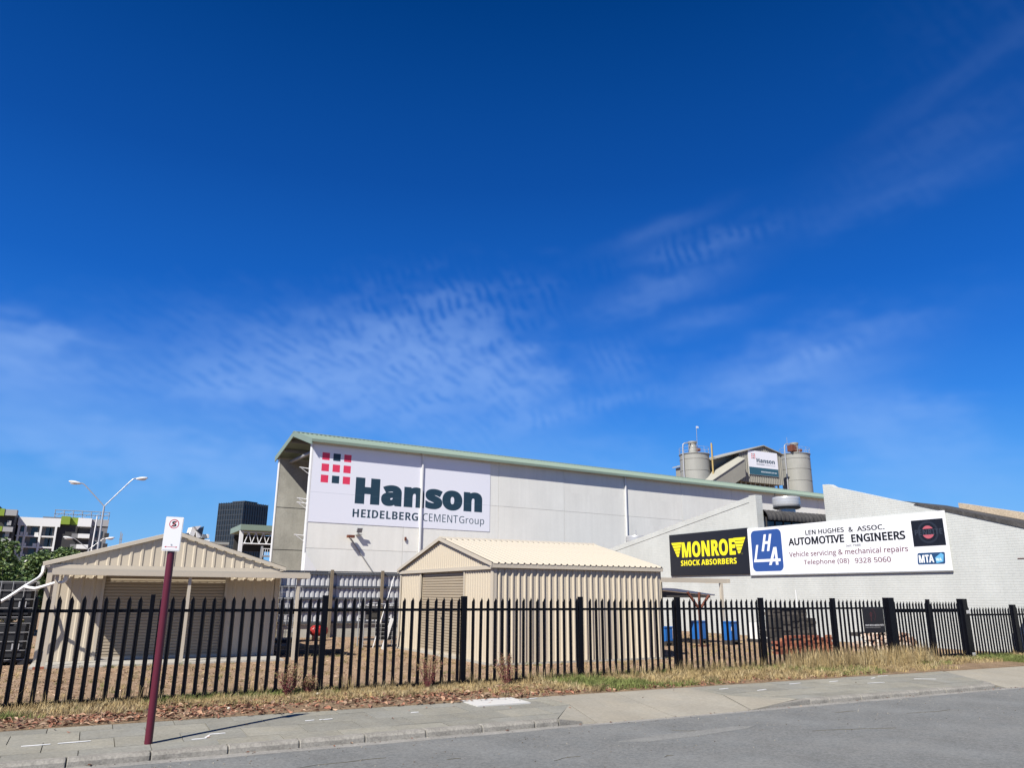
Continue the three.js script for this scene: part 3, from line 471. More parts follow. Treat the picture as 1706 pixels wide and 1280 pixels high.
// ------------------------------------------------------------------ the big aggregate hall with its painted sign
const HALL = { pos: [11.06, 0, -46.0], turn: 0.0803 };
{
  const h = thing('storage_hall', 'long pale grey concrete storage hall with pale green roof and open left end', 'building', HALL.pos, HALL.turn);
  const L = 62, D = 6.95, E = 10.72, K = 11.72;
  // front wall of tilt up panels, proud by a hair against each other
  const cols = [[-.32, 5.9], [5.92, 13.0], [13.02, 18.65], [18.67, 24.6], [24.62, 30.6], [30.62, 36.6], [36.62, 42.4], [42.42, 48.4], [48.42, 54.4], [54.42, L]];
  const rowsY = [[-.1, 4.28], [4.295, 7.6], [7.615, E]];
  for (const [a, b] of cols) for (const [y0, y1] of rowsY) P(h, 'wall_panel', box(a, b, y0, y1, -.22, rr(-.012, 0)), pick(M.hall));
  P(h, 'wall_core', box(-.3, L, -.1, E - .03, -.3, -.223), M.wallConcrete);
  P(h, 'rear_wall', box(-.32, L, -.1, E - .1, -D - .25, -D), M.wallConcrete);
  for (const y of [4.5, 7.3]) P(h, 'panel_joint', box(-.3, 14, y - .02, y + .02, -D + .001, -D + .006), M.ink);
  P(h, 'end_trim', [box(-.40, -.325, -.1, E - .1, -.3, .012)], M.white);
  P(h, 'end_trim', [box(-.38, -.325, -.1, E - .1, -D - .26, -D + .02)], M.white);
  for (const y of [9.0, 7.15, 6.9, 5.0]) { P(h, 'bracket', [bar([-.36, y, -.2], [-1.0, y + .04, -.2], .03, 6), bar([-.36, y - .35, -.2], [-.9, y, -.2], .02, 6)], M.white); }
  P(h, 'corner_buttress', prismXY([[-.36, -.1], [.34, -.1], [.34, 3.1], [-.36, 4.0]], .02, .2), M.white);
  // roof
  const mid = -D / 2 - .05, roof = (z) => E + .12 + (K - E) * (1 - Math.abs(z - mid) / (D / 2));
  for (const s of [1, -1]) {
    const za = mid, zb = mid + s * (D / 2 + .42), pts = [[za, roof(za)], [zb, roof(zb)], [zb, roof(zb) - .08], [za, roof(za) - .08]];
    P(h, 'roof_slope', prismZY(pts, -.5, L + .3), M.greenSteel);
    P(h, 'roof_ribs', ribSheet(0, L + .8, () => 0, () => Math.hypot(D / 2 + .42, roof(za) - roof(zb)), { pitch: .3, depth: .04, base: .09, crown: .04 }).rotateX(-Math.PI / 2 + Math.atan2(roof(za) - roof(zb), D / 2 + .42)).rotateY(s > 0 ? 0 : Math.PI).translate(s > 0 ? -.5 : L + .3, roof(zb) + .003, zb), M.greenSteel);
    P(h, 'fascia', box(-.56, L + .3, roof(zb) - .13, roof(zb) + .045, s > 0 ? zb + .002 : zb - .06, s > 0 ? zb + .06 : zb - .002), M.greenSteel);
    P(h, 'barge', prismZY([[za, roof(za) + .06], [zb, roof(zb) + .06], [zb, roof(zb) - .3], [za, roof(za) - .3]], -.57, -.505), M.greenSteel);
  }
  P(h, 'eave_soffit', box(-.4, L, E + .001, E + .03, -.3, .34), M.soffit);
  P(h, 'ridge_capping', prismZY([[mid - .25, roof(mid) - .02], [mid, roof(mid) + .075], [mid + .25, roof(mid) - .02]], -.58, L + .3), M.greenSteel);
  for (const x of [.4, 2.2, 4.0]) P(h, 'roof_beam', bar([x, E - .3, -D], [x, E - .3, -.3], .14, 4), M.steelGrey);
  for (const z of [-1.2, -2.6, -4.4, -5.8]) P(h, 'purlin', box(-.4, 8, roof(z) - .3, roof(z) - .1, z - .05, z + .05), M.steelGrey);
  P(h, 'bay_divider', box(9, 9.2, -.1, E, -D, -.3), M.wallConcrete);
  for (const x of [7.06, 24.55, 42.3]) P(h, 'downpipe', box(x - .05, x + .05, -.1, E - .04, .02, .12), M.white);
  // hooded light on a conduit, small floodlight
  const l1 = P(h, 'wall_lamp', bbox(.42, .16, .3, .01).translate(2.3, 5.05, .34), M.rust); P(l1, 'lamp_arm', bar([2.3, 5.05, .02], [2.3, 5.05, .22], .03), M.rust);
  P(h, 'conduit', bar([2.42, 4.95, .05], [4.05, 2.9, .05], .035, 8), M.steelGrey);
  const l2 = P(h, 'floodlight', bbox(.34, .3, .1, .01).rotateX(.5).translate(2.85, 5.45, .3), M.steelGrey); P(l2, 'lamp_bracket', [box(2.83, 2.87, 5.2, 5.4, .02, .3), box(2.7, 3.05, 5.18, 5.22, .02, .3)], M.steelGrey);
  P(h, 'wall_box', bbox(.12, .22, .08, .01).translate(6.06, 5.08, .06), M.rust);
}
{ // the painted banner on the hall
  const b = thing('wall_banner', 'huge white banner with red and dark squares and large dark lettering on the hall', 'banner', HALL.pos, HALL.turn);
  const u0 = -.3, u1 = 12.3, y0 = 5.82, y1 = 10.5, W = 2048, Hh = Math.round(W * (y1 - y0) / (u1 - u0)), k = W / (u1 - u0), X = (u) => (u - u0) * k, Y = (y) => (y1 - y) * k;
  const tx = print(W, Hh, (x) => {
    x.fillStyle = '#e9eaf2'; x.fillRect(0, 0, W, Hh);
    const red = '#e2365a', dark = '#17394b';
    [[red, dark, red], [red, red, red], [red, dark, red]].forEach((r, j) => r.forEach((c, i) => { x.fillStyle = c; x.fillRect(X(.28 + i * .7), Y(10.06 - j * .69), .47 * k, .46 * k); }));
    fit(x, 'Hanson', BOLD, X(2.42), X(11.76), Y(7.18), 1.45 * k, dark, { fat: 18 });
    fit(x, 'HEIDELBERG', BOLD, X(2.38), X(6.96), Y(6.25), .5 * k, dark);
    fit(x, 'CEMENT', REG, X(7.2), X(9.83), Y(6.27), .5 * k, '#3b5260'); fit(x, 'Group', REG, X(9.88), X(11.9), Y(6.28), .46 * k, '#3b5260');
    x.clearRect(0, 0, 0, 0); x.fillStyle = '#e9eaf2'; x.fillRect(X(2.36), Y(6.66), .1 * k, .035 * k);
    x.fillStyle = 'rgba(120,125,140,.35)'; x.fillRect(0, Y(7.615), W, 3);
  });
  P(b, 'print', new THREE.PlaneGeometry(u1 - u0, y1 - y0), std({ map: tx, color: rgb(1, 1, 1), roughness: .6 }), { keepUV: true, at: [(u0 + u1) / 2, (y0 + y1) / 2, .016] });
  P(b, 'backing', box(u0 - .01, u1 + .01, y0 - .01, y1 + .01, .002, .01), M.white);
}
// truss gantry behind the hall
{
  const g = thing('truss_canopy', 'green roofed canopy on a white steel truss behind the hall', 'canopy', [9.4, 0, -62]);
  P(g, 'roof', prismXY([[0, 6.35], [5, 6.35], [5, 6.75], [.0, 6.78]], -5, .2), M.greenSteel);
  P(g, 'column', box(.02, .28, -.2, 6.34, -.35, -.05), M.white); P(g, 'column', box(1.7, 1.85, -.2, 5.2, -.3, -.1), M.steelGrey); P(g, 'column', box(2.6, 2.9, -.2, 5.0, -.4, -.05), M.white);
  P(g, 'chord', bar([.3, 6.22, -.1], [5, 6.22, -.1], .07, 4), M.white); P(g, 'chord', bar([.3, 5.35, -.1], [5, 5.35, -.1], .07, 4), M.white); P(g, 'chord', bar([.05, 4.95, -.12], [.5, 5.45, -.12], .06, 4), M.white);
  for (let i = 0; i < 8; i++) { P(g, 'brace', bar([.4 + i * .55, 5.35, -.1], [.68 + i * .55, 6.22, -.1], .045, 4), M.white); P(g, 'brace', bar([.68 + i * .55, 6.22, -.1], [.95 + i * .55, 5.35, -.1], .045, 4), M.white); }
  P(g, 'painted_shade', box(.3, 5, 5.0, 6.3, -4.9, -4.7), M.ink);  // near-black sheet standing in for the shade under the canopy roof
  P(g, 'walkway', box(1.8, 5, 4.4, 4.5, -.6, 0), M.steelGrey); P(g, 'handrail', bar([1.8, 5.0, 0], [5, 5.0, 0], .03), M.white);
  for (let i = 0; i < 9; i++) P(g, 'baluster', bar([1.85 + i * .17, 4.5, 0], [1.85 + i * .17, 5.0, 0], .022, 4), M.white);
}

// ------------------------------------------------------------------ batching plant beyond the hall
function silo(label, x, z, r, top, ladderSide, hutX) {
  const s = thing('silo', label, 'silo', [x, -.2, z], 0, 'cement silos');
  const y = top + .2;
  P(s, 'shell', new THREE.CylinderGeometry(r, r, y, 40).translate(0, y / 2, 0), M.silo);
  for (const f of [.8, 2.6, 4.6]) P(s, 'ring', new THREE.TorusGeometry(r + .02, .03, 6, 48).rotateX(Math.PI / 2).translate(0, y - f, 0), M.silo);
  P(s, 'deck', new THREE.CylinderGeometry(r + .12, r + .12, .1, 40).translate(0, y + .05, 0), M.silo);
  P(s, 'handrail', [1.1, .6].map((h) => new THREE.TorusGeometry(r + .05, .022, 6, 40).rotateX(Math.PI / 2).translate(0, y + h, 0)), M.galv, { kind: 'stuff' });
  for (let i = 0; i < 12; i++) { const a = i * Math.PI / 6; P(s, 'rail_post', bar([Math.cos(a) * (r + .05), y, Math.sin(a) * (r + .05)], [Math.cos(a) * (r + .05), y + 1.1, Math.sin(a) * (r + .05)], .022, 5), M.galv); }
  const f = P(s, 'filter_housing', new THREE.CylinderGeometry(.62, .7, 1.9, 18).translate(hutX, y + 1.05, -.2), M.silo); P(f, 'filter_cap', new THREE.CylinderGeometry(.72, .72, .3, 18).translate(hutX, y + 2.1, -.2), M.plantClad);
  P(s, 'motor', bbox(.5, .5, .5, .05).translate(hutX + .6, y + .9, .5), M.rust);
  P(s, 'fill_pipe', tube([[-r - .25, .2, .3], [-r - .25, y + .4, .3], [-r + .1, y + 1.7, .3], [hutX - .3, y + 2.0, .1]], .1, 60, 8), M.galv);
  return s;
}
{
  const a = silo('left grey cement silo with ladder and railed top above the hall roof', 82.0, -92, 2.3, 23.3, 1, -.1);
  for (let i = 0; i < 3; i++) P(a, 'ladder_pipe', bar([1.7 + i * .5, 14, 2.2 - i * .5], [1.7 + i * .5, 25.3, 2.2 - i * .5], .13, 6), M.ochre);
  for (let i = 0; i < 6; i++) P(a, 'ladder_hoop', bar([1.65, 20.6 + i * .9, 2.25], [2.75, 20.6 + i * .9, 1.2], .05, 5), M.ochre);
  P(a, 'mast', bar([1.0, 23.5, -.3], [1.05, 28.4, -.3], .04, 6), M.steelGrey); P(a, 'wind_vane', bbox(.5, .3, .06, .02).translate(1.25, 28.3, -.3), M.white);
  const b = silo('right grey cement silo partly behind the weighing house', 104.8, -92, 2.45, 25.35, 1, .3);
  P(b, 'motor', bbox(1.2, 1.1, 1.1, .05).translate(-1.9, 26.4, 1.2), M.rust);
  P(b, 'mast', bar([-1.6, 26, 0], [-1.6, 28.6, 0], .03, 6), M.steelGrey);
  const t = thing('plant_house', 'grey corrugated plant house with gabled roof between the silos', 'building', [0, -.2, -90]);
  const rf = (x) => (x < 95 ? 25.9 - (95 - x) * .29 : 25.9 - (x - 95) * .25);
  P(t, 'front_wall', [ribSheet(89.6, 99.2, () => 19.7, (x) => rf(x) - .05, { pitch: .4, depth: .08, base: .2, crown: .12, breaks: [95] }), prismXY([[89.65, 19.75], [99.15, 19.75], [99.15, rf(99.2) - .1], [95, 25.8], [89.65, rf(89.6) - .1]], -9, -.02)], M.plantClad);
  P(t, 'lean_to', prismXY([[84, 14], [89.6, 14], [89.6, rf(89.6) - .15], [84, rf(84) - .15]], -9, -1.5), M.plantClad);
  P(t, 'roof_slope', prismXY([[83.6, rf(83.6)], [95, rf(95)], [95, rf(95) + .15], [83.6, rf(83.6) + .15]], -9.4, .35), M.plantRoof);
  P(t, 'roof_slope', prismXY([[95, rf(95)], [99.7, rf(99.7)], [99.7, rf(99.7) + .15], [95, rf(95) + .15]], -9.4, .35), M.plantClad);
  for (let i = 0; i < 9; i++) P(t, 'leg', bar([90.2 + i * 1.05, .1, -.6], [90.2 + i * 1.05, 19.75, -.6], .14, 4), M.plantRoof);
  P(t, 'hopper', box(90, 99, 14, 19.6, -8, -1.6), M.plantClad);
  // enclosed conveyor rising to the house
  const c = thing('conveyor_gallery', 'sloping corrugated conveyor gallery rising to the plant house', 'conveyor', [0, -.2, -88.6]);
  P(c, 'side_wall', prismXY([[62, 5.2], [89.4, 20.3], [89.4, 23.15], [62, 7.7]], -2.2, 0), M.plantClad);
  P(c, 'roof', prismXY([[62, 7.7], [89.4, 23.1], [89.4, 23.75], [62, 8.3]], -2.4, -1.6), M.plantRoof);
  P(c, 'roof_pitch', slab([[62, .15], [89.4, .15], [89.4, -1.6], [62, -1.6]], (x, z) => 7.72 + (x - 62) * .5635 + (z < -.5 ? .6 : 0), .08), M.plantRoof);
  for (const x of [66, 76, 86]) P(c, 'trestle', box(x - .3, x + .3, 0, 5.4 + (x - 62) * .551, -1.4, -.8), M.plantClad);
  const s = thing('plant_sign', 'white and teal company sign on the plant house gable', 'sign', [0, -.2, -89.88]);
  const tx = print(660, 400, (x, W, H) => {
    x.fillStyle = '#e8e9ee'; x.fillRect(0, 0, W, H); x.fillStyle = '#2f5a6a'; x.fillRect(0, H * .69, W, H * .31);
    const red = '#c9403e', dark = '#24414f'; [[red, dark, red], [red, red, red], [red, dark, red]].forEach((r, j) => r.forEach((c2, i) => { x.fillStyle = c2; x.fillRect(70 + i * 32, 50 + j * 32, 21, 21); }));
    fit(x, 'Hanson', BOLD, 170, 600, 190, 68, dark, { fat: 8 }); fit(x, 'HEIDELBERG', BOLD, 170, 360, 232, 20, dark); fit(x, 'CEMENTGroup', REG, 366, 600, 232, 20, '#5a6a73'); fit(x, 'www.hanson.com.au', BOLD, 260, 620, 352, 26, '#dfe6ea');
  });
  P(s, 'panel', box(91.5, 98.1, 20.95, 24.95, 0, .06), M.white);
  P(s, 'print', new THREE.PlaneGeometry(6.56, 3.96), std({ map: tx, color: rgb(1, 1, 1), roughness: .5 }), { keepUV: true, at: [94.8, 22.95, .064] });
}

// ------------------------------------------------------------------ white brick workshop with sawtooth wall
const XW = 26.55;
{
  const w = thing('workshop', 'white painted brick workshop with sawtooth roofline at the right', 'building', [XW, 0, 0]);
  const prof = [[-46, -.1], [-46, 2.95], [-34.1, 4.9], [-26.2, 6.22], [-25.79, 6.23], [-25.79, 4.1], [-22.0, 4.1], [-22.0, 6.28], [-21.7, 6.26], [-21.5, 6.13], [-16.71, 4.68], [-11, 2.9], [-11, -.1]];
  P(w, 'side_wall', prismZY(prof, 0, .34), M.whiteBrick);
  // coping courses that follow the rake
  const rake = (a, b, t, name) => P(w, name, prismZY([[a[0], a[1] - .24], [b[0], b[1] - .24], [b[0], b[1] + .01], [a[0], a[1] + .01]], -.022, .0), M.whiteBrick);
  rake([-46, 2.95], [-26.2, 6.2], 0, 'raked_coping');
  P(w, 'pier', box(-.03, .37, 3.9, 6.26, -26.2, -25.77), M.whiteBrick);
  P(w, 'rear_roof', prismZY([[-46, 2.6], [-25.9, 5.6], [-25.9, 5.5], [-46, 2.5]], .34, 16), M.darkSheet);
  // glazing of the far tooth with rolled corrugated roof edge
  const gl = P(w, 'glazing', box(.34, 16, 3.9, 5.28, -25.82, -25.78), M.glassDark);
  for (let i = 0; i < 22; i++) P(gl, 'mullion', box(.5 + i * .55, .55 + i * .55, 3.9, 5.27, -25.78, -25.74), M.grout);
  const n = 14, pts = []; for (let i = 0; i <= n; i++) { const a = -0.25 + i / n * 1.75; pts.push([-26.0 + .5 * Math.cos(a), 5.22 + .4 * Math.sin(a)]); }
  const roll = []; { const v = [], cols = 230; for (let c = 0; c < cols; c++) for (let i = 0; i < n; i++) { const q = (cc, ii) => { const x = .345 + cc * 15.5 / cols, b = .014 * Math.cos(cc * Math.PI / 2 * 1.0), a = -0.25 + ii / n * 1.75; return [x, 5.22 + (.4 + b) * Math.sin(a), -26.0 + (.5 + b) * Math.cos(a)]; }; for (const p of [q(c, i), q(c + 1, i), q(c + 1, i + 1), q(c, i), q(c + 1, i + 1), q(c, i + 1)]) v.push(...p); } const g = new THREE.BufferGeometry(); g.setAttribute('position', new THREE.Float32BufferAttribute(v, 3)); g.computeVertexNormals(); roll.push(g); }
  P(w, 'rolled_roof_edge', roll, M.darkSheet);
  P(w, 'valley_roof', box(.34, 16, 3.9, 4.0, -25.7, -22.1), M.darkSheet);
  // near tooth roof and the raked brick parapet on its far side
  P(w, 'front_roof', prismZY([[-21.6, 5.7], [-18.2, 4.95], [-11, 2.88], [-11, 3.18], [-18.0, 5.14], [-21.6, 5.85]], .345, 1.98), M.darkSheet);
  P(w, 'roof_flashing', prismZY([[-18.0, 5.06], [-11, 2.95], [-11, 3.19], [-17.8, 5.1]], -.03, .343), M.darkSheet);
  P(w, 'rear_gable', prismZY([[-22, 3.9], [-22, 5.6], [-21.6, 5.6], [-21.6, 3.9]], .34, 1.98), M.whiteBrick);
  P(w, 'parapet', prismZY([[-17.55, 3], [-17.55, 5.2], [-15.25, 4.63], [-11, 3.58], [-11, 1]], 2.0, 2.34), M.tanBrick, { label: 'tan brick parapet' });
  P(w, 'front_wall', box(.34, 1.99, -.1, 2.8, -11.35, -11.01), M.whiteBrick);
  P(w, 'wall_bolt', bar([-.012, 2.98, -14.62], [-.012, 2.98, -14.42], .012, 6), M.rust);
}
{ // the two sign boards on the workshop wall
  const a = thing('sign_board', 'black sign board with yellow winged lettering on the white brick wall', 'sign', [XW - .05, 3.745, -29.22], -Math.PI / 2);
  const W = 5.6, H = 2.1, k = 1400 / W;
  P(a, 'panel', bbox(W, H, .04, .004), painted('black board', [0.012, 0.013, 0.018], 0.4));
  const X = (z) => (z + 29.22 + W / 2) * k, Y = (y) => (3.745 + H / 2 - y) * k;
  const tx = print(1400, 525, (x, w, h) => {
    x.fillStyle = '#14161f'; x.fillRect(0, 0, w, h); const y = '#f6e81e';
    const wing = (s) => { for (let i = 0; i < 5; i++) { const ya = Y(4.385 - i * .152), yb = Y(4.385 - i * .152 - .125), o = (j) => .43 * j / 5; if (s < 0) { x.beginPath(); x.moveTo(X(-31.87 + o(i)), ya); x.lineTo(X(-31.06 - i * .055), ya); x.lineTo(X(-31.1 - i * .055), yb); x.lineTo(X(-31.87 + o(i + .85)), yb); } else { x.beginPath(); x.moveTo(X(-26.54 - o(i)), ya); x.lineTo(X(-27.34 + i * .055), ya); x.lineTo(X(-27.3 + i * .055), yb); x.lineTo(X(-26.54 - o(i + .85)), yb); } x.fillStyle = y; x.fill(); } };
    wing(-1); wing(1);
    fit(x, 'MONROE', BOLD, X(-31.12), X(-27.2), Y(3.63), .72 * k, y, { fat: 9 });
    fit(x, 'SHOCK ABSORBERS', BOLD, X(-31.2), X(-27.2), Y(3.19), .26 * k, y, { fat: 4 });
    x.strokeStyle = y; x.lineWidth = 1.5; x.beginPath(); x.arc(X(-26.83), Y(3.64), 8, 0, 7); x.stroke();
  });
  P(a, 'print', new THREE.PlaneGeometry(W - .02, H - .02), std({ map: tx, color: rgb(1, 1, 1), roughness: .4 }), { keepUV: true, at: [0, 0, .024] });

  const b = thing('sign_board', 'long white workshop sign board with blue square emblem and telephone number', 'sign', [XW - .05, 3.695, -21.62], -Math.PI / 2);
  const W2 = 9.58, H2 = 2.09, k2 = 2048 / W2, X2 = (z) => (z + 21.62 + W2 / 2) * k2, Y2 = (y) => (3.695 + H2 / 2 - y) * k2;
  P(b, 'panel', bbox(W2, H2, .045, .004), M.white);
  P(b, 'bottom_edge', box(-W2 / 2, W2 / 2, -H2 / 2 - .035, -H2 / 2 - .002, -.02, .03), M.steelGrey);
  const t2 = print(2048, Math.round(H2 * k2), (x, w, h) => {
    x.fillStyle = '#f1f2f5'; x.fillRect(0, 0, w, h);
    const rrect = (a2, b2, c, d, r, col) => { x.fillStyle = col; x.beginPath(); x.moveTo(a2 + r, b2); x.arcTo(c, b2, c, d, r); x.arcTo(c, d, a2, d, r); x.arcTo(a2, d, a2, b2, r); x.arcTo(a2, b2, c, b2, r); x.fill(); };
    rrect(X2(-26.22), Y2(4.63), X2(-24.42), Y2(2.79), 50, '#2c5298');
    const wh = '#f3f4f8', poly = (p) => { x.fillStyle = wh; x.beginPath(); p.forEach(([z, y], i) => x[i ? 'lineTo' : 'moveTo'](X2(z), Y2(y))); x.fill(); };
    const sl = (z, y, w2, y2, dz) => poly([[z, y], [z + w2, y], [z + w2 + dz, y2], [z + dz, y2]]);
    sl(-25.43, 4.43, .14, 3.68, -.2); sl(-25.11, 4.43, .14, 3.68, -.2); poly([[-25.45, 4.12], [-25.05, 4.12], [-25.08, 4.0], [-25.48, 4.0]]);
    sl(-25.93, 3.98, .13, 3.22, -.2); poly([[-26.12, 3.33], [-24.55, 3.33], [-24.57, 3.21], [-26.14, 3.21]]);
    poly([[-24.92, 3.84], [-24.74, 3.84], [-25.1, 3.06], [-25.25, 3.06]]); poly([[-24.86, 3.84], [-24.74, 3.84], [-24.7, 3.06], [-24.85, 3.06]]);
    fit(x, 'LEN HUGHES', REG, X2(-23.1), X2(-21.12), Y2(4.265), .185 * k2, '#141519', { fat: 11 }); fit(x, '&', REG, X2(-20.92), X2(-20.7), Y2(4.25), .185 * k2, '#141519', { fat: 11 }); fit(x, 'ASSOC.', REG, X2(-20.5), X2(-19.26), Y2(4.25), .185 * k2, '#141519', { fat: 11 });
    fit(x, 'AUTOMOTIVE', REG, X2(-24.02), X2(-21.15), Y2(3.865), .285 * k2, '#0c0d11', { fat: 16 }); fit(x, 'ENGINEERS', REG, X2(-20.85), X2(-18.45), Y2(3.835), .285 * k2, '#0c0d11', { fat: 16 });
    fit(x, '(est.1948)', REG, X2(-21.1), X2(-20.4), Y2(3.66), .09 * k2, '#33343a', { fat: 6 });
    fit(x, 'Vehicle servicing & mechanical repairs', REG, X2(-24.05), X2(-18.4), Y2(3.37), .2 * k2, '#7b5a63', { fat: 8 });
    fit(x, 'Telephone (08)', REG, X2(-23.3), X2(-21.02), Y2(3.03), .185 * k2, '#7b5a63', { fat: 8 }); fit(x, '9328 5060', REG, X2(-20.78), X2(-19.16), Y2(3.01), .19 * k2, '#7b5a63', { fat: 8 });
    x.fillStyle = '#11131c'; x.fillRect(X2(-18.16), Y2(4.475), 1.24 * k2, .955 * k2);
    const cx = X2(-17.54), cy = Y2(4.02); x.strokeStyle = '#262b36'; x.lineWidth = 16; x.beginPath(); x.arc(cx, cy, 78, 0, 7); x.stroke();
    x.fillStyle = '#c0616c'; x.beginPath(); x.arc(cx, cy, 50, 0, 7); x.fill(); x.fillStyle = '#11131c'; x.fillRect(cx - 62, cy - 26, 124, 46);
    fit(x, 'PENRITE', BOLD, X2(-18.08), X2(-16.98), cy + 20, 42, '#343a46');
    x.save(); x.transform(1, 0, -.1, 1, Y2(2.88) * .1, 0); rrect(X2(-18.1), Y2(3.285), X2(-17.05), Y2(2.87), 12, '#264a73'); x.fillStyle = '#6cb6e2'; x.beginPath(); x.moveTo(X2(-17.42), Y2(3.1)); x.lineTo(X2(-17.2), Y2(3.26)); x.lineTo(X2(-17.1), Y2(3.2)); x.lineTo(X2(-17.12), Y2(2.95)); x.lineTo(X2(-17.38), Y2(2.9)); x.fill(); x.restore();
    fit(x, 'MTA', BOLD, X2(-18.05), X2(-17.46), Y2(2.94), .265 * k2, '#fff', { fat: 6 }); fit(x, 'WA', BOLD, X2(-17.38), X2(-17.16), Y2(2.98), .1 * k2, '#eef6fb');
  });
  P(b, 'print', new THREE.PlaneGeometry(W2 - .02, H2 - .02), std({ map: t2, color: rgb(.95, .95, .95), roughness: .45 }), { keepUV: true, at: [0, 0, .0255] });
}
function cowl(label, x, y, z, r, h, stem) {
  const c = thing('roof_vent', label, 'vent', [x, y, z], 0, 'round workshop roof vents');
  P(c, 'drum', new THREE.LatheGeometry([[r * .86, 0], [r * .98, .02], [r, h * .3], [r * .98, h * .33], [r, h * .36], [r, h * .65], [r * .98, h * .68], [r, h * .71], [r, h * .96], [r * .9, h], [0, h + .03]].map(([a, b]) => new THREE.Vector2(a, b)), 40), M.galv);
  P(c, 'tray', new THREE.CylinderGeometry(r * 1.04, r * .9, .06, 36).translate(0, -.05, 0), M.soffit);
  P(c, 'stem', new THREE.CylinderGeometry(r * .6, r * .65, stem, 24).translate(0, -stem / 2 - .05, 0), M.galv);
  return c;
}
cowl('round galvanised roof vent above the dark rolled roof edge', 30.95, 6.14, -28, .68, .52, 1.2);
P(cowl('round galvanised roof vent low on the far workshop roof beside the downpipe', 28.85, 4.72, -38, .62, .5, 1.2), 'spike', bar([0, .5, 0], [0, .85, 0], .03, 6), M.galv);
// ------------------------------------------------------------------ things in the yard
function tote(x, z, y, label, inner, turn = 0) {
  const t = thing('bulk_tank', label, 'tank', [x, y, z], turn, 'caged bulk tanks');
  P(t, 'pallet', [box(-.5, .5, .08, .12, -.5, .5), box(-.5, -.36, 0, .08, -.5, .5), box(-.07, .07, 0, .08, -.5, .5), box(.36, .5, 0, .08, -.5, .5)], M.blackPlastic);
  if (inner) P(t, 'tank', bbox(.93, .84, .93, .06).translate(0, .545, 0), M.blackPlastic);
  const bars = []; const c = .495;
  for (let i = 0; i <= 4; i++) { const a = -c + i * c * .5; for (const s of [-c, c]) { bars.push(bar([a, .12, s], [a, .985, s], .007, 5), bar([s, .12, a], [s, .985, a], .007, 5)); } }
  for (let j = 0; j < 5; j++) { const y2 = .13 + j * .21; for (const s of [-c, c]) bars.push(bar([-c, y2, s], [c, y2, s], .007, 5), bar([s, y2, -c], [s, y2, c], .007, 5)); }
  const cage = P(t, 'cage', bars, M.galv, { kind: 'stuff' });
  P(t, 'name_plate', box(.18, .34, .36, .5, c + .012, c + .018), M.galv);
  return t;
}
tote(-1.74, -23.4, 0, 'black caged bulk tank at the bottom of the stack beside the awning shed', true);
tote(-1.74, -23.4, .99, 'black caged bulk tank on top of the stack beside the awning shed', true);
tote(-2.88, -23.45, 0, 'black caged bulk tank at the frame edge, lower one', true);
tote(-2.88, -23.45, .99, 'black caged bulk tank at the frame edge, upper one', true);
tote(6.3, -29.6, 0, 'empty wire cage pallet behind the awning post, lower one', false);
tote(6.3, -29.6, .99, 'empty wire cage pallet behind the awning post, upper one', false);
{
  const t = thing('gas_tank', 'small red horizontal tank on legs before the grey sheet fence', 'tank', [7.75, 0, -30]);
  P(t, 'vessel', new THREE.CapsuleGeometry(.2, .3, 8, 20).rotateZ(Math.PI / 2).translate(0, .36, 0), M.red);
  for (const x of [-.18, .18]) P(t, 'foot', box(x - .03, x + .03, 0, .2, -.15, .15), M.red);
  P(t, 'motor', bbox(.24, .14, .16, .03).translate(0, .6, 0), M.ink); P(t, 'wheel', new THREE.TorusGeometry(.09, .025, 8, 18).translate(.12, .115, .2), M.red);
}
{ // rack of gear beside the nearer shed
  const t = thing('wire_rack', 'dark wire rack stacked with gear beside the gable shed', 'rack', [8.7, 0, -25.9]);
  for (const x of [-.6, .6]) for (const z of [-.3, .3]) P(t, 'upright', bar([x, 0, z], [x, 1.75, z], .02, 6), M.steelGrey);
  for (const y of [.25, .9, 1.3]) P(t, 'shelf', box(-.6, .6, y - .015, y + .015, -.3, .3), M.grout);
  P(t, 'crate', bbox(.55, .5, .5, .02).translate(.25, .52, 0), M.blackPlastic); P(t, 'crate', bbox(.4, .25, .4, .02).translate(-.2, 1.05, 0), M.grout);
  for (let i = 0; i < 6; i++) P(t, 'wire', bar([-.6, .1 + i * .13, .31], [.6, .1 + i * .13, .31], .008, 5), M.galv);
  for (let i = 0; i < 7; i++) P(t, 'wire', bar([-.6 + i * .2, .05, .31], [-.6 + i * .2, .85, .31], .008, 5), M.galv);
  P(t, 'bundle', tube([[-.5, 1.35, .1], [-.2, 1.42, .1], [.1, 1.38, .05], [.5, 1.4, .1]], .022, 20, 8), M.galv);
}
tag(P(scene, 'prop_board', box(-.05, .05, 0, 1.0, -.02, .02).rotateZ(-.28).translate(8.45, 0, -24.6), M.white), 'white board leaning on the gable shed corner', 'board');
tag(P(scene, 'prop_pole', bar([8.35, .02, -25.3], [8.98, 2.3, -25.3], .016, 8), M.pvc), 'thin white pole leaning on the gable shed corner', 'pole');
tag(P(scene, 'timber_beam', bbox(2.1, .12, .16, .01).rotateY(-.1).translate(5.75, .08, -23.4), M.grout), 'dark timber beam lying on the soil by the awning shed', 'beam');
tag(P(scene, 'timber_beam', bbox(1.6, .1, .14, .01).rotateY(.12).translate(5.6, .16, -24.3), M.timber), 'weathered beam lying behind the dark beam', 'beam');
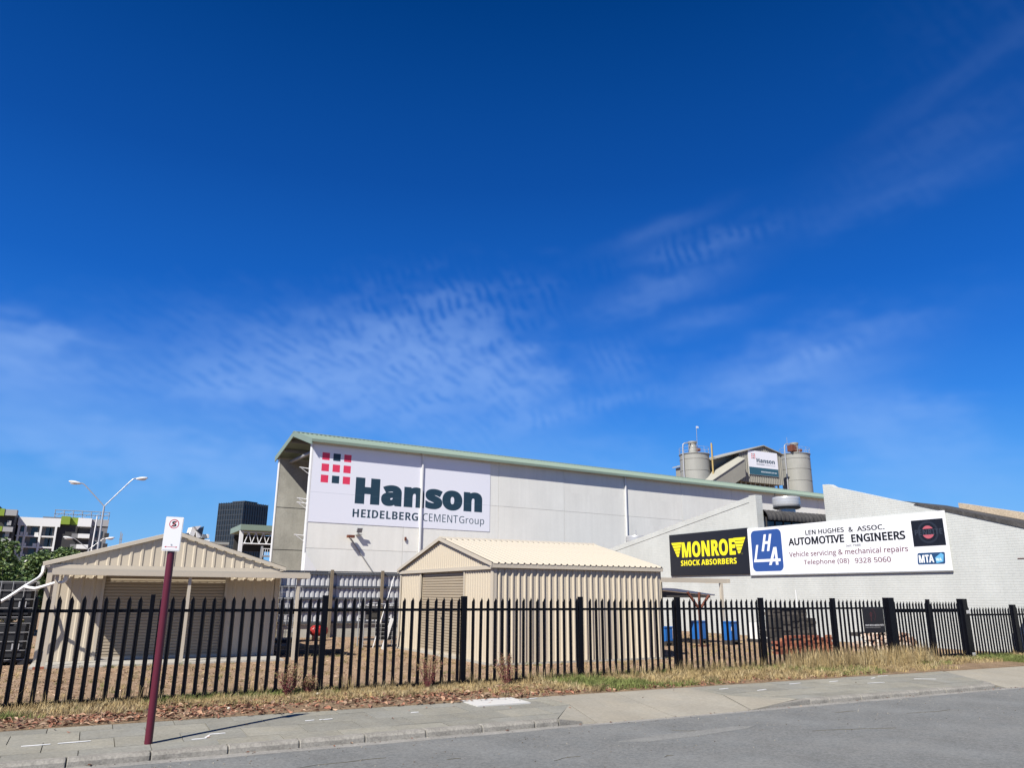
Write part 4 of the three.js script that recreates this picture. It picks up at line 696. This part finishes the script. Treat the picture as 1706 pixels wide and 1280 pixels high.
{ // blue bins behind the nearer shed
  for (const [x, z, w, h, l] of [[18.3, -22.6, .4, .62, 'blue steel bin nearest the gable shed, beside the carport'], [20.4, -23.2, .44, .78, 'blue steel bin standing between the other two under the carport'], [21.05, -22.2, .48, .78, 'blue steel bin with white label right of the carport post']]) {
    const b = thing('steel_bin', l, 'bin', [x, 0, z], .12, 'blue bins by the carport');
    P(b, 'frame', [box(-w / 2, w / 2, .1, .16, -.19, .19), box(-w / 2, -w / 2 + .07, 0, .1, -.19, .19), box(w / 2 - .07, w / 2, 0, .1, -.19, .19)], M.grout);
    P(b, 'body', bbox(w, h - .16, .38, .02).translate(0, .16 + (h - .16) / 2, 0), M.blue);
    P(b, 'lid', bbox(w + .04, .045, .42, .012).translate(0, h + .02, 0), M.blue);
    if (x > 21) P(b, 'paper_label', box(-.2, -.1, h - .28, h - .14, .191, .196), M.white);
  }
}
{ // carport between shed and workshop
  const c = thing('carport', 'cream beam carport with dark sloping roof behind the gable shed', 'carport', [0, 0, -22.5]);
  P(c, 'beam', box(18.0, 21.35, 2.2, 2.36, -.05, .05), M.creamTrim); P(c, 'beam', box(21.3, 21.42, 2.2, 2.36, -1.2, .06), M.creamTrim);
  P(c, 'post', box(20.95, 21.05, 0, 2.2, -.05, .05), M.creamTrim); P(c, 'post', box(18.05, 18.15, 0, 2.2, -.05, .05), M.grout);
  P(c, 'roof', prismXY([[18.1, 1.95], [20.9, 1.74], [20.9, 1.78], [18.1, 2.08]], -2.6, -.25), M.white); P(c, 'fascia_board', prismXY([[18.15, 1.66], [20.62, 1.66], [20.62, 1.73], [18.15, 1.9]], -.24, -.2), M.grout);
  const y = thing('steel_prop', 'rusty red steel post with three splayed struts under the carport', 'post', [19.35, 0, -21.9]);
  P(y, 'post', bar([0, 0, 0], [0, 1.35, 0], .06, 4), M.rust); P(y, 'strut', bar([0, 1.25, 0], [-.52, 1.85, 0], .05, 4), M.rust); P(y, 'strut', bar([0, 1.3, 0], [.02, 1.85, 0], .05, 4), M.rust); P(y, 'strut', bar([0, 1.25, 0], [.48, 1.75, 0], .05, 4), M.rust); P(y, 'foot', box(-.25, .25, 0, .03, -.2, .2), M.rust);
}
{ // piles of bricks
  const bg = [0, 1, 2].map((i) => uvm(bbox(.23, .076, .11, .005), i * .31, i * .17));
  const p1 = thing('brick_pile', 'neat stack of red bricks behind the fence below the dark pavers', 'bricks', [20.15, 0, -18.0]);
  for (let L = 0; L < 7; L++) for (let i = 0; i < 10; i++) for (let j = 0; j < 2; j++) {
    if (L > 4 && (i < L - 4 || rnd() < .25)) continue;
    share(p1, 'brick', pick(bg), pick(M.brickR), [-1.15 + i * .245 + (L % 2) * .1 + rr(-.015, .015), .038 + L * .077, -.12 + j * .14 + rr(-.02, .02)], [0, rr(-.08, .08), 0]);
  }
  const p2 = thing('paver_stack', 'tall stack of dark grey pavers behind the red bricks', 'pavers', [21.55, 0, -19.6]);
  const pg = [0, 1, 2].map((i) => uvm(bbox(.39, .1, .38, .008), i * .3, i * .2));
  for (let L = 0; L < 13; L++) for (let i = 0; i < 5; i++) { if (L > 9 && i === 4) continue; share(p2, 'paver', pick(pg), pick(M.paver), [-1.0 + i * .405 + rr(-.02, .02), .05 + L * .101, rr(-.02, .02)], [0, rr(-.05, .05), 0]); }
  P(p2, 'strap', box(-1.22, .85, 1.318, 1.345, -.22, .22), M.grout);
  const p3 = thing('brick_pile', 'rough heap of pale old bricks behind the gate', 'bricks', [21.0, 0, -15.75]);
  for (let i = 0; i < 260; i++) {
    const x = rr(-1.45, 1.45), top = .72 * Math.pow(Math.max(0, 1 - Math.pow(Math.abs(x) / 1.5, 3)), .8), f = i / 260, yy = .045 + f * top * .98, z = .42 * (1 - yy / .85) * (rnd() < .7 ? rr(.5, 1) : rr(-1, 1));
    share(p3, 'brick', pick(bg), pick(M.brickP), [x, yy, z], [rr(-.35, .35), rr(-1.57, 1.57), rr(-.35, .35)]);
  }
  const p4 = thing('paver_stack', 'low stack of dark pavers on top of the pale brick heap behind the gate', 'pavers', [20.6, .62, -16.0]);
  for (let i = 0; i < 4; i++) share(p4, 'paver', pg[i % 3], pick(M.paver), [-.4 + i * .4, .05, 0], [0, rr(-.1, .1), rr(-.05, .05)]);
}
tag(P(scene, 'marker_stake', bar([22.0, 0, -19.8], [21.95, 1.95, -19.8], .02, 6), M.pvc), 'thin white stake standing against the white brick wall', 'stake');
{ const t = thing('wire_crate', 'white plastic crate in a wire cage by the white brick wall', 'crate', [23.3, 0, -23]);
  P(t, 'box', bbox(.6, .6, .6, .02).translate(0, .42, 0), M.pvc); P(t, 'base', box(-.35, .35, 0, .12, -.35, .35), M.grout); for (let i = 0; i < 4; i++) P(t, 'wire', bar([-.36, .2 + i * .2, .34], [.36, .2 + i * .2, .34], .012, 5), M.steelGrey); }

// ------------------------------------------------------------------ far background
function lamp(label, x, z, h, arms, r = .07) {
  const l = thing('street_lamp', label, 'lamp', [x, -.2, z], 0, 'double arm street lamps');
  P(l, 'pole', bar([-.0, 0, 0], [0, h, 0], r * 1.6, 10, r), M.galv);
  for (const [dx, dy, dz] of arms) {
    const s = Math.sign(dx); P(l, 'arm', tube([[0, h - .05, 0], [dx * .45, h + dy * .5, dz * .5], [dx * .85, h + dy * .95, dz * .9], [dx, h + dy, dz]], r * .62, 20, 8, .3), M.galv);
    const hd = P(l, 'lamp_head', new THREE.SphereGeometry(1, 16, 10).scale(.48, .13, .2).rotateZ(s * .16).translate(dx + s * .38, h + dy + .02, dz), M.white);
    P(hd, 'lens', new THREE.SphereGeometry(1, 14, 8).scale(.32, .1, .15).translate(dx + s * .4, h + dy - .06, dz), M.white);
  }
}
lamp('tall street lamp with two long arms rising above the awning shed', -.06, -72, 8.8, [[-2.0, 1.75, 0], [2.15, 2.45, 0]]);
lamp('shorter distant street lamp with two curved arms before the apartments', -.95, -95, 6.3, [[-1.7, 1.1, 0], [1.5, 1.2, 0]], .055);
tag(P(scene, 'flag_pole', bar([-.78, -.2, -96], [-.6, 9.7, -96], .09, 8, .07), M.white), 'plain white pole beside the tall street lamp', 'pole');

function tree(label, x, z, h, rad, n, s0) {
  const t = thing('leafy_tree', label, 'tree', [x, 0, z], 0, 'trees beyond the tanks');
  P(t, 'trunk', [bar([0, -.1, 0], [.05, h * .45, 0], .13, 8, .09), bar([.05, h * .4, 0], [-rad * .5, h * .75, .2], .07, 6, .03), bar([.05, h * .4, 0], [rad * .5, h * .78, -.1], .07, 6, .03), bar([.05, h * .42, 0], [.1, h * .85, .1], .06, 6, .03)], M.timber);
  const blobs = []; for (let i = 0; i < 24; i++) { const a = rr(0, 6.28), q = Math.sqrt(rnd()) * rad * .78, yy = h * rr(.3, .88); blobs.push([Math.cos(a) * q, yy, Math.sin(a) * q * .9, rr(.32, .62) * rad * (1.15 - yy / h * .45)]); }
  const v = [], c = [], nn = [];
  for (let i = 0; i < n; i++) {
    const b = pick(blobs); let d = V(rr(-1, 1), rr(-1, 1), rr(-1, 1)); d.normalize().multiplyScalar(b[3] * Math.pow(rnd(), .33));
    const p = V(b[0] + d.x, b[1] + d.y * .8, b[2] + d.z), a = V(rr(-1, 1), rr(-.6, .6), rr(-1, 1)).normalize(), nrm = V(rr(-1, 1), rr(.1, 1.2), rr(-1, 1)).normalize(), e = a.clone().cross(nrm).normalize(), l = rr(.07, .13), w = l * .42;
    const flower = rnd() < .006, A = p.clone().addScaledVector(a, -l), B = p.clone().addScaledVector(e, w), C = p.clone().addScaledVector(a, l), D = p.clone().addScaledVector(e, -w);
    for (const q of [A, B, C, A, C, D]) v.push(q.x, q.y, q.z);
    const k = rr(.6, 1.35), col = flower ? [.7, .7, .66] : rnd() < .25 ? [.15 * k, .21 * k, .045 * k] : [.07 * k, .125 * k, .03 * k]; for (let j = 0; j < 6; j++) c.push(...col);
  }
  const g = new THREE.BufferGeometry(); g.setAttribute('position', new THREE.Float32BufferAttribute(v, 3)); g.setAttribute('color', new THREE.Float32BufferAttribute(c, 3)); g.computeVertexNormals();
  const m = new THREE.Mesh(g, M.leaf); m.name = 'crown'; m.castShadow = m.receiveShadow = true; t.add(m);
}
M.leaf = new THREE.MeshPhysicalMaterial({ name: 'leaf', vertexColors: true, roughness: .6, transmission: .25, thickness: 0, side: THREE.DoubleSide });
tree('dense green tree with small pale flowers at the left frame edge', -4.3, -40, 4.0, 1.75, 15000);
tree('dense green tree next to the awning shed roof', -2.15, -42, 3.95, 1.55, 14000);
tree('low green tree between the two taller ones', -3.4, -37.5, 3.0, 1.3, 9000);
tree('dark green tree behind the left shed eave', -1.4, -46, 3.7, 1.2, 8000);

{ // apartment blocks
  const Z = -280, S = 280 / 190;
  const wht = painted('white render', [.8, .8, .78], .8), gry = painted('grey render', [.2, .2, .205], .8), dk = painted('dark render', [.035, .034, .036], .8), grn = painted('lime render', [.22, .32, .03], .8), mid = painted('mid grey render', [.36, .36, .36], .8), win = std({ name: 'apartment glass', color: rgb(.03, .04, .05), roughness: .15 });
  const a = thing('apartment_block', 'white framed apartment block with lime corner and rooftop steelwork', 'building', [0, -.2, Z]);
  const X = (x) => x * S, Y = (y) => 1.75 + (y - 1.75) * S, bx = (x0, x1, y0, y1, z0, z1) => box(X(x0), X(x1), Y(y0), Y(y1), z0, z1);
  P(a, 'core', bx(-15.6, -6.2, -1, 16.7, -16, -1.6), gry);
  P(a, 'parapet', bx(-15.6, -7.9, 15.0, 16.75, -1.6, .2), wht);
  const fl = [15.0, 12.75, 10.5, 8.25, 6.0, 3.75];
  for (let i = 1; i < fl.length; i++) P(a, 'floor_band', bx(-15.6, -8.4, fl[i], fl[i] + .3, -1.6, .1), wht);
  for (const x of [-15.4, -14.25, -11.5, -8.75]) P(a, 'column', bx(x, x + .38, -1, 15, -1.6, .25), wht);
  for (let i = 0; i + 1 < fl.length; i++) for (const [x, w] of [[-14.9, .6], [-13.0, 1.1], [-10.4, .9], [-9.7, .5]]) P(a, 'window', bx(x, x + w, fl[i + 1] + .35, fl[i] - .15, -1.58, -1.5), win);
  for (let i = 0; i + 1 < fl.length; i++) for (const [x, w] of [[-14.85, .5], [-13.8, .3], [-12.3, .7]]) P(a, 'balcony_screen', bx(x, x + w, fl[i + 1] + .3, fl[i + 1] + .95, -.2, .0), wht);
  P(a, 'lime_corner', bx(-7.9, -6.2, 15.6, 17.3, -3, .3), grn);
  P(a, 'lime_return', bx(-6.2, -4.7, 15.6, 17.2, -3, -1.2), grn);
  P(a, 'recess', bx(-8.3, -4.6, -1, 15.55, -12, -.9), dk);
  P(a, 'stair_tower', bx(-5.6, 1.15, -1, 15.3, -16, -2.0), gry);
  P(a, 'roof_band', bx(-4.7, -2.1, 15.3, 17.1, -2, .2), wht); P(a, 'roof_band', bx(-2.1, 1.2, 15.6, 17.0, -14, -1.9), mid);
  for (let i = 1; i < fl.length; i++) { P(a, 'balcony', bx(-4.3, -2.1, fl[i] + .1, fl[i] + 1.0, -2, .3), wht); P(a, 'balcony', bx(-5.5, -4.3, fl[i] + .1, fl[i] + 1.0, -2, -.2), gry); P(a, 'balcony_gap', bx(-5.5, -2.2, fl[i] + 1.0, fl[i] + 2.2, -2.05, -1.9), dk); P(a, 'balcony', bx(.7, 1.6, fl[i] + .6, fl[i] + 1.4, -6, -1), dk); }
  for (let i = 1; i < fl.length; i++) for (const x of [-1.2, -.2]) P(a, 'window', bx(x, x + .5, fl[i] + .4, fl[i] + 1.8, -1.99, -1.9), win);
  for (let i = 0; i < 7; i++) { const x = -9.4 + i * 1.75; P(a, 'roof_post', bar([X(x), Y(16.6), -6], [X(x), Y(18.9), -6], .16, 4), M.steelGrey); if (i < 6) P(a, 'roof_brace', bar([X(x), Y(17.4), -6], [X(x + 1.75), Y(18.7), -6], .1, 4), M.steelGrey); }
  for (const y of [17.2, 18.1, 18.9]) P(a, 'roof_beam', bar([X(-9.5), Y(y), -6], [X(1.2), Y(y), -6], .16, 4), M.steelGrey);
  P(a, 'plant_room', bx(-11.5, -8.0, 16.7, 17.3, -12, -5), gry);
  const b = thing('apartment_block', 'dark apartment block with lime and grey bands at the left edge', 'building', [0, -.2, Z + 10]);
  P(b, 'core', bx(-26, -15.8, -1, 17.2, -16, -1.2), dk); P(b, 'roof_band', bx(-18.6, -15.5, 16.4, 17.6, -4, .2), mid); P(b, 'lime_band', bx(-18.9, -17.6, 16.3, 17.7, -4, .4), grn); P(b, 'roof_slab', bx(-26, -18.6, 17.3, 18.2, -14, .6), dk);
  for (let i = 0; i < 5; i++) { const y = 13.4 - i * 2.25; P(b, 'balcony', bx(-17.4, -15.7, y - .2, y + .75, -1.2, .2), mid); P(b, 'lime_band', bx(-18.5, -17.5, y - .15, y + .8, -1.2, .3), grn); P(b, 'lime_band', bx(-26, -18.6, y - .1, y + .7, -1.2, 0), grn); P(b, 'window', bx(-17.3, -16.6, y + .9, y + 1.7, -1.19, -1.1), win); P(b, 'window_surround', bx(-16.9, -16.2, y + 1.1, y + 2.0, -1.19, -.6), mid); }
}
{ // dark glass office tower
  const t = thing('office_tower', 'dark glass office tower on the skyline left of the hall', 'building', [86.5, -.2, -566], .62);
  const W = 23, H = 61.8, gl = std({ name: 'tower glass', color: rgb(.022, .028, .036), roughness: .28 }), fr = painted('tower frame', [.035, .042, .05], .5);
  P(t, 'shaft', box(-W / 2, W / 2, 0, H, -W / 2, W / 2), gl);
  for (let i = 0; i < 17; i++) P(t, 'floor_band', box(-W / 2 - .15, W / 2 + .15, 4 + i * 3.5, 4.7 + i * 3.5, -W / 2 - .15, W / 2 + .15), fr);
  for (let i = 0; i <= 10; i++) { P(t, 'mullion', box(-W / 2 + i * W / 10 - .2, -W / 2 + i * W / 10 + .2, 0, H + .3, W / 2 + .02, W / 2 + .35), fr); P(t, 'mullion', box(-W / 2 - .35, -W / 2 - .02, 0, H + .3, -W / 2 + i * W / 10 - .2, -W / 2 + i * W / 10 + .2), fr); }
  P(t, 'roof_plant', box(-5, 7, H, H + 1.8, -6, 6), M.ink);
}
{ // faceted arena roof peeping over the shed
  const t = thing('faceted_building', 'angular white and dark faceted building top behind the sign plate', 'building', [42.5, -.2, -420], .2);
  const dkb = painted('dark panel', [.05, .08, .11], .4);
  const tri = (pts) => prismXY(pts, 0, 6);
  P(t, 'base', box(-5.5, 4.6, 0, 28.3, -6, -.1), dkb); P(t, 'podium', box(-22, 20, 0, 19, -30, .4), painted('podium panel', [.3, .31, .32], .6));
  P(t, 'facet', tri([[-4.4, 27.5], [-2.0, 27.5], [-1.0, 32.6], [-3.2, 33.2]]).translate(0, 0, -3), M.white); P(t, 'facet', tri([[-2.8, 33.4], [.4, 34.0], [-1.4, 31.8]]), M.white); P(t, 'facet', tri([[-1.2, 31.6], [2.0, 33.8], [1.6, 30.0]]).translate(0, 0, -1), dkb); P(t, 'facet', tri([[-1.3, 31.4], [1.6, 29.8], [1.0, 28.2], [-.4, 28]]).translate(0, 0, -2), M.white); P(t, 'facet', tri([[1.7, 30], [4.2, 29], [4.6, 28], [1.2, 28]]), painted('grey panel', [.2, .22, .24], .5)); P(t, 'facet', tri([[3.6, 30], [4.5, 29.8], [4.6, 28], [4, 28]]).translate(0, 0, .5), M.white); P(t, 'facet', tri([[-8, 28.2], [-4.6, 30.4], [-4.6, 28]]).translate(0, 0, -2), dkb);
}
{ const b = thing('low_building', 'low grey roof between the tower and the awning shed gable', 'building', [0, -.2, -150]); P(b, 'wall', box(16.5, 20.5, 0, 10.3, -8, 0), painted('far grey wall', [.4, .39, .36], .9)); P(b, 'roof', box(16.2, 21, 10.3, 10.75, -8.3, .3), M.silo); P(b, 'annexe', box(2, 16.49, 0, 7.2, -9, -.5), M.silo); P(b, 'flue', box(4.6 + 12.4, 5.6 + 12.4, 10.7, 11.3, -4, -3), M.white);
  const m = thing('chimney', 'thin grey chimney on the skyline right of the street lamp', 'chimney', [3.1, -.2, -150]); P(m, 'shaft', [box(-.12, .02, 0, 11.9, -.1, .1), box(.1, .25, 0, 11.6, -.1, .1)], M.steelGrey); P(m, 'cap', box(-.16, .29, 10.6, 10.75, -.14, .14), M.steelGrey); }

// ------------------------------------------------------------------ plants, leaves and litter
function blades(n, h, spread, lean, w) {
  const v = []; for (let i = 0; i < n; i++) {
    const a = rr(0, 6.283), r = Math.sqrt(rnd()) * spread, x = Math.cos(a) * r, z = Math.sin(a) * r, b = rr(0, 6.283), hh = h * rr(.5, 1), ln = hh * lean * rr(.3, 1.2), dx = Math.cos(b), dz = Math.sin(b), ww = w * rr(.7, 1.3);
    const p0 = [x - dz * ww, 0, z + dx * ww], p1 = [x + dz * ww, 0, z - dx * ww], m = [x + dx * ln * .35, hh * .6, z + dz * ln * .35], q0 = [m[0] - dz * ww * .7, m[1], m[2] + dx * ww * .7], q1 = [m[0] + dz * ww * .7, m[1], m[2] - dx * ww * .7], t = [x + dx * ln, hh, z + dz * ln];
    for (const q of [p0, p1, q1, p0, q1, q0, q0, q1, t]) v.push(...q);
  }
  const g = new THREE.BufferGeometry(); g.setAttribute('position', new THREE.Float32BufferAttribute(v, 3)); g.computeVertexNormals(); return g;
}
M.grass = std({ name: 'grass blades', color: rgb(1, 1, 1), roughness: .85, side: THREE.DoubleSide });
function scatter(name, label, geos, mat, count, place) {
  const dummy = new THREE.Object3D(), per = Math.ceil(count / geos.length), col = new THREE.Color(), grp = new THREE.Group(); grp.name = numbered(name); grp.userData = { kind: 'stuff', label }; scene.add(grp);
  geos.forEach((g) => { const m = new THREE.InstancedMesh(g, mat, per); m.name = name + '_patch'; m.castShadow = m.receiveShadow = true; let k = 0; for (let i = 0; i < per; i++) { const p = place(); if (!p) continue; dummy.position.set(p.x, p.y, p.z); dummy.rotation.set(p.rx ?? 0, rr(0, 6.283), p.rz ?? 0); dummy.scale.set(p.s, p.sy ?? p.s, p.s); dummy.updateMatrix(); m.setMatrixAt(k, dummy.matrix); m.setColorAt(k, col.setRGB(...p.c)); k++; } m.count = k; m.userData.kind = 'stuff'; grp.add(m); });
}
const dry = () => { const k = rr(.6, 1.15); return pick([[.46 * k, .34 * k, .15 * k], [.40 * k, .29 * k, .13 * k], [.5 * k, .40 * k, .22 * k], [.34 * k, .25 * k, .12 * k]]); };
const green = () => { const k = rr(.6, 1.2); return [.17 * k, .2 * k, .05 * k]; };
const gn = (x, z) => fbm(x * .55 + 9, z * .55 + 3, 4096, 301, 3);
const short = [blades(22, .1, .09, .9, .0035), blades(20, .12, .08, .8, .0035), blades(26, .08, .1, 1.1, .004)], tall = [blades(11, .42, .07, .45, .0042), blades(8, .5, .05, .35, .003), blades(10, .34, .08, .6, .0035)];
scatter('verge_grass', 'short dry and green grass along the fence foot', short, M.grass, 9500, () => {
  const x = rr(-4, 29), f = smooth(6, 9, x); let z = x < 6.5 ? rr(-13.35, -15.0) : rr(-12.6, -15.0); if (x > 16.5 && x < 22.8 && z > -13.9 && rnd() < .7) return null; if (x > 19.6 && x < 23 && z > -13.4) return null;
  const n = gn(x, z); if (n < .36 && rnd() < .6) return null;
  const gr = smooth(.47, .6, gn(x + 40, z * 1.5)) * (x > 8 && x < 12 ? 1.5 : x > 23 ? 1.4 : x < 3.4 ? .9 : .5);
  return { x, y: 0, z, s: rr(.6, 1.3) * (x > 8 ? 1.15 : .9), c: rnd() < gr ? green() : dry() };
});
scatter('tall_grass', 'tall dry grass stalks standing against the fence', tall, M.grass, 4200, () => {
  const x = rr(-3.5, 27); const dense = x > 15.5 && x < 22 ? 1 : x > 11.8 && x < 15.5 ? .35 : x > 8 ? .13 : .09; if (rnd() > dense) return null; const z = ZF + rr(-.25, x > 15 ? .75 : .3); if (x > 20.6 && z > ZF + .1) return null;
  return { x, y: 0, z, s: rr(.55, 1.0) * (x > 15.5 && x < 21.5 ? 1.35 : .85), c: dry() };
});
scatter('yard_grass', 'sparse dry tufts over the yard soil', short, M.grass, 5200, () => { const x = rr(-4, 26), z = -15 - Math.pow(rnd(), 1.3) * 17; if ((x > -1.2 && x < 5.3 && z < -21.5) || (x > 9 && x < 14.7 && z < -18)) return null; const n = gn(x * 1.3, z * 1.3); const edge = (z > -21.5 && z < -21.0 && x < 5) || (z > -18.05 && z < -17.6 && x > 8 && x < 15); if (!edge && n < .5 && rnd() < .75) return null; return { x, y: 0, z, s: rr(.4, 1), c: rnd() < (edge ? .45 : .12) ? green() : dry() }; });
{ // curled fallen leaves
  const leaf = (b) => { const v = [], o = [[0, 0, -.5], [.2, b, -.15], [.24, b * .8, .1], [0, 0, .5], [-.24, b, .1], [-.2, b * .7, -.15], [0, -.03, 0]]; for (const [i, j] of [[0, 1], [1, 2], [2, 3], [3, 4], [4, 5], [5, 0]]) v.push(...o[i], ...o[6], ...o[j]); const g = new THREE.BufferGeometry(); g.setAttribute('position', new THREE.Float32BufferAttribute(v, 3)); g.computeVertexNormals(); return g; };
  const lf = [leaf(.12), leaf(.22), leaf(-.1)];
  const brown = () => { const k = rr(.55, 1.3); return pick([[.29 * k, .125 * k, .07 * k], [.23 * k, .1 * k, .06 * k], [.40 * k, .24 * k, .15 * k], [.19 * k, .1 * k, .065 * k], [.33 * k, .15 * k, .09 * k], [.44 * k, .3 * k, .2 * k]]); };
  scatter('leaf_litter', 'red brown fallen leaves along the back of the footpath', lf, M.grass, 9000, () => {
    const x = rr(-4, 17), band = x < 1 ? [-12.42, -13.3] : x < 8 ? [-12.35, -13.9] : [-12.45, -13.1]; const z = band[0] + (band[1] - band[0]) * Math.pow(rnd(), .8); if (x > 8 && rnd() < .5 + (x - 8) * .05) return null; if (gn(x * 2, z) < .4 && rnd() < .5) return null;
    return { x, y: .012 + rr(0, .035), z, s: .025 + .09 * Math.pow(rnd(), 1.6), rx: rr(-.6, .6), rz: rr(-.6, .6), c: brown() };
  });
  scatter('path_leaves', 'a few stray leaves on the footpath and gutter', lf, M.grass, 110, () => { const x = rr(-2, 18), g = rnd() < .4, z = g ? rr(-10.2, -10.33) : -12.5 + Math.pow(rnd(), 3) * 1.6; return { x, y: (g ? YR : x > 6.4 && x < 11.3 ? yDrive(x, z) : yPath(z)) + .015, z, s: rr(.03, .06), rx: rr(-.3, .3), rz: rr(-.3, .3), c: brown() }; });
  scatter('yard_mulch', 'dry bark chips and twigs over the yard soil', lf, M.grass, 12000, () => { const x = rr(-4, 25), z = -14.7 - Math.pow(rnd(), 1.25) * 15; if ((x > -1.2 && x < 5.0 && z < -21.5) || (x > 9 && x < 14.7 && z < -18)) return null; const k = rr(.6, 1.25); return { x, y: .008, z, s: rr(.03, .09), sy: .05, rx: rr(-.3, .3), rz: rr(-.3, .3), c: pick([[.45 * k, .29 * k, .19 * k], [.36 * k, .22 * k, .14 * k], [.55 * k, .4 * k, .28 * k], [.27 * k, .16 * k, .1 * k]]) }; });
  scatter('road_grit', 'loose grit and small stones along the gutter and road edge', [new THREE.IcosahedronGeometry(1, 0)], M.grass, 900, () => { const x = rr(-3, 22), z = -10.3 + Math.pow(rnd(), 2.5) * 2.6, k = rr(.5, 1.4); return { x, y: YR + .003, z, s: rr(.003, .011), c: pick([[.2 * k, .19 * k, .17 * k], [.3 * k, .27 * k, .22 * k], [.12 * k, .1 * k, .08 * k]]) }; });
  // red stemmed weeds
  M.weedStem = painted('weed stem', [.16, .03, .035], .8); M.weedLeaf = std({ name: 'weed leaf', color: rgb(1, 1, 1), vertexColors: true, roughness: .8, side: THREE.DoubleSide });
  const weed = (x, z, h, label) => {
    const t = thing('dry_weed', label, 'weed', [x, 0, z], 0, 'weeds along the fence'); const tips = [];
    for (let i = 0; i < 16; i++) { const a = rr(0, 6.28), e = V(Math.cos(a) * h * rr(.1, .5), h * rr(.6, 1.05), Math.sin(a) * h * rr(.1, .35)); P(t, 'stem', bar([rr(-.04, .04), 0, rr(-.03, .03)], [e.x, e.y, e.z], .006, 5, .003), M.weedStem); tips.push(e); }
    const v = [], c = []; for (let i = 0; i < 1500; i++) { const e = pick(tips), f = Math.pow(rnd(), .6), p = e.clone().multiplyScalar(.15 + f * .9).add(V(rr(-.05, .05), rr(-.03, .03), rr(-.05, .05))), a = V(rr(-1, 1), rr(-1, 1), rr(-1, 1)).normalize(), b = V(rr(-1, 1), rr(-1, 1), rr(-1, 1)).normalize(), l = rr(.01, .028); const A = p.clone().addScaledVector(a, l), B = p.clone().addScaledVector(b, l * .5), C = p.clone().addScaledVector(a, -l); v.push(A.x, A.y, A.z, B.x, B.y, B.z, C.x, C.y, C.z); const k = rr(.6, 1.3), col = rnd() < .4 + (f < .55 ? .35 : -.1) ? [.22 * k, .06 * k, .055 * k] : rnd() < .6 ? [.36 * k, .24 * k, .12 * k] : [.2 * k, .18 * k, .06 * k]; for (let j = 0; j < 3; j++) c.push(...col); }
    const g = new THREE.BufferGeometry(); g.setAttribute('position', new THREE.Float32BufferAttribute(v, 3)); g.setAttribute('color', new THREE.Float32BufferAttribute(c, 3)); g.computeVertexNormals(); const m = new THREE.Mesh(g, M.weedLeaf); m.name = 'foliage'; m.castShadow = m.receiveShadow = true; t.add(m);
  };
  weed(3.22, -14.3, .5, 'leftmost red stemmed weed growing at the fence, right of the awning shed');
  weed(5.83, -14.25, .62, 'red stemmed weed growing at the fence before the roller door of the gable shed');
  weed(7.45, -14.15, .58, 'red stemmed weed growing at the fence beside the service pit');
  weed(3.62, -14.35, .3, 'small pale weed beside the leftmost red stemmed weed');
}
for (const [x, z, s, l] of [[3.75, -14.2, .055, 'pale stone lying at the fence foot beside the leftmost weed'], [2.1, -13.2, .03, 'small pale stone in the leaf litter near the sign pole'], [6.62, -14.2, .035, 'small pale stone at the fence foot between the weeds']]) {
  const g = new THREE.IcosahedronGeometry(s, 2), p = g.attributes.position; for (let i = 0; i < p.count; i++) { const k = .75 + .4 * hash(Math.round(p.getX(i) * 300), Math.round(p.getY(i) * 300 + p.getZ(i) * 700), 5) * .5; p.setXYZ(i, p.getX(i) * k * 1.2, p.getY(i) * k * .7, p.getZ(i) * k); } g.computeVertexNormals();
  tag(P(scene, 'stone', g.translate(x, s * .5, z), painted('pale stone', [.6, .57, .48], .9)), l, 'stone');
}
renderer.render(scene, camera);
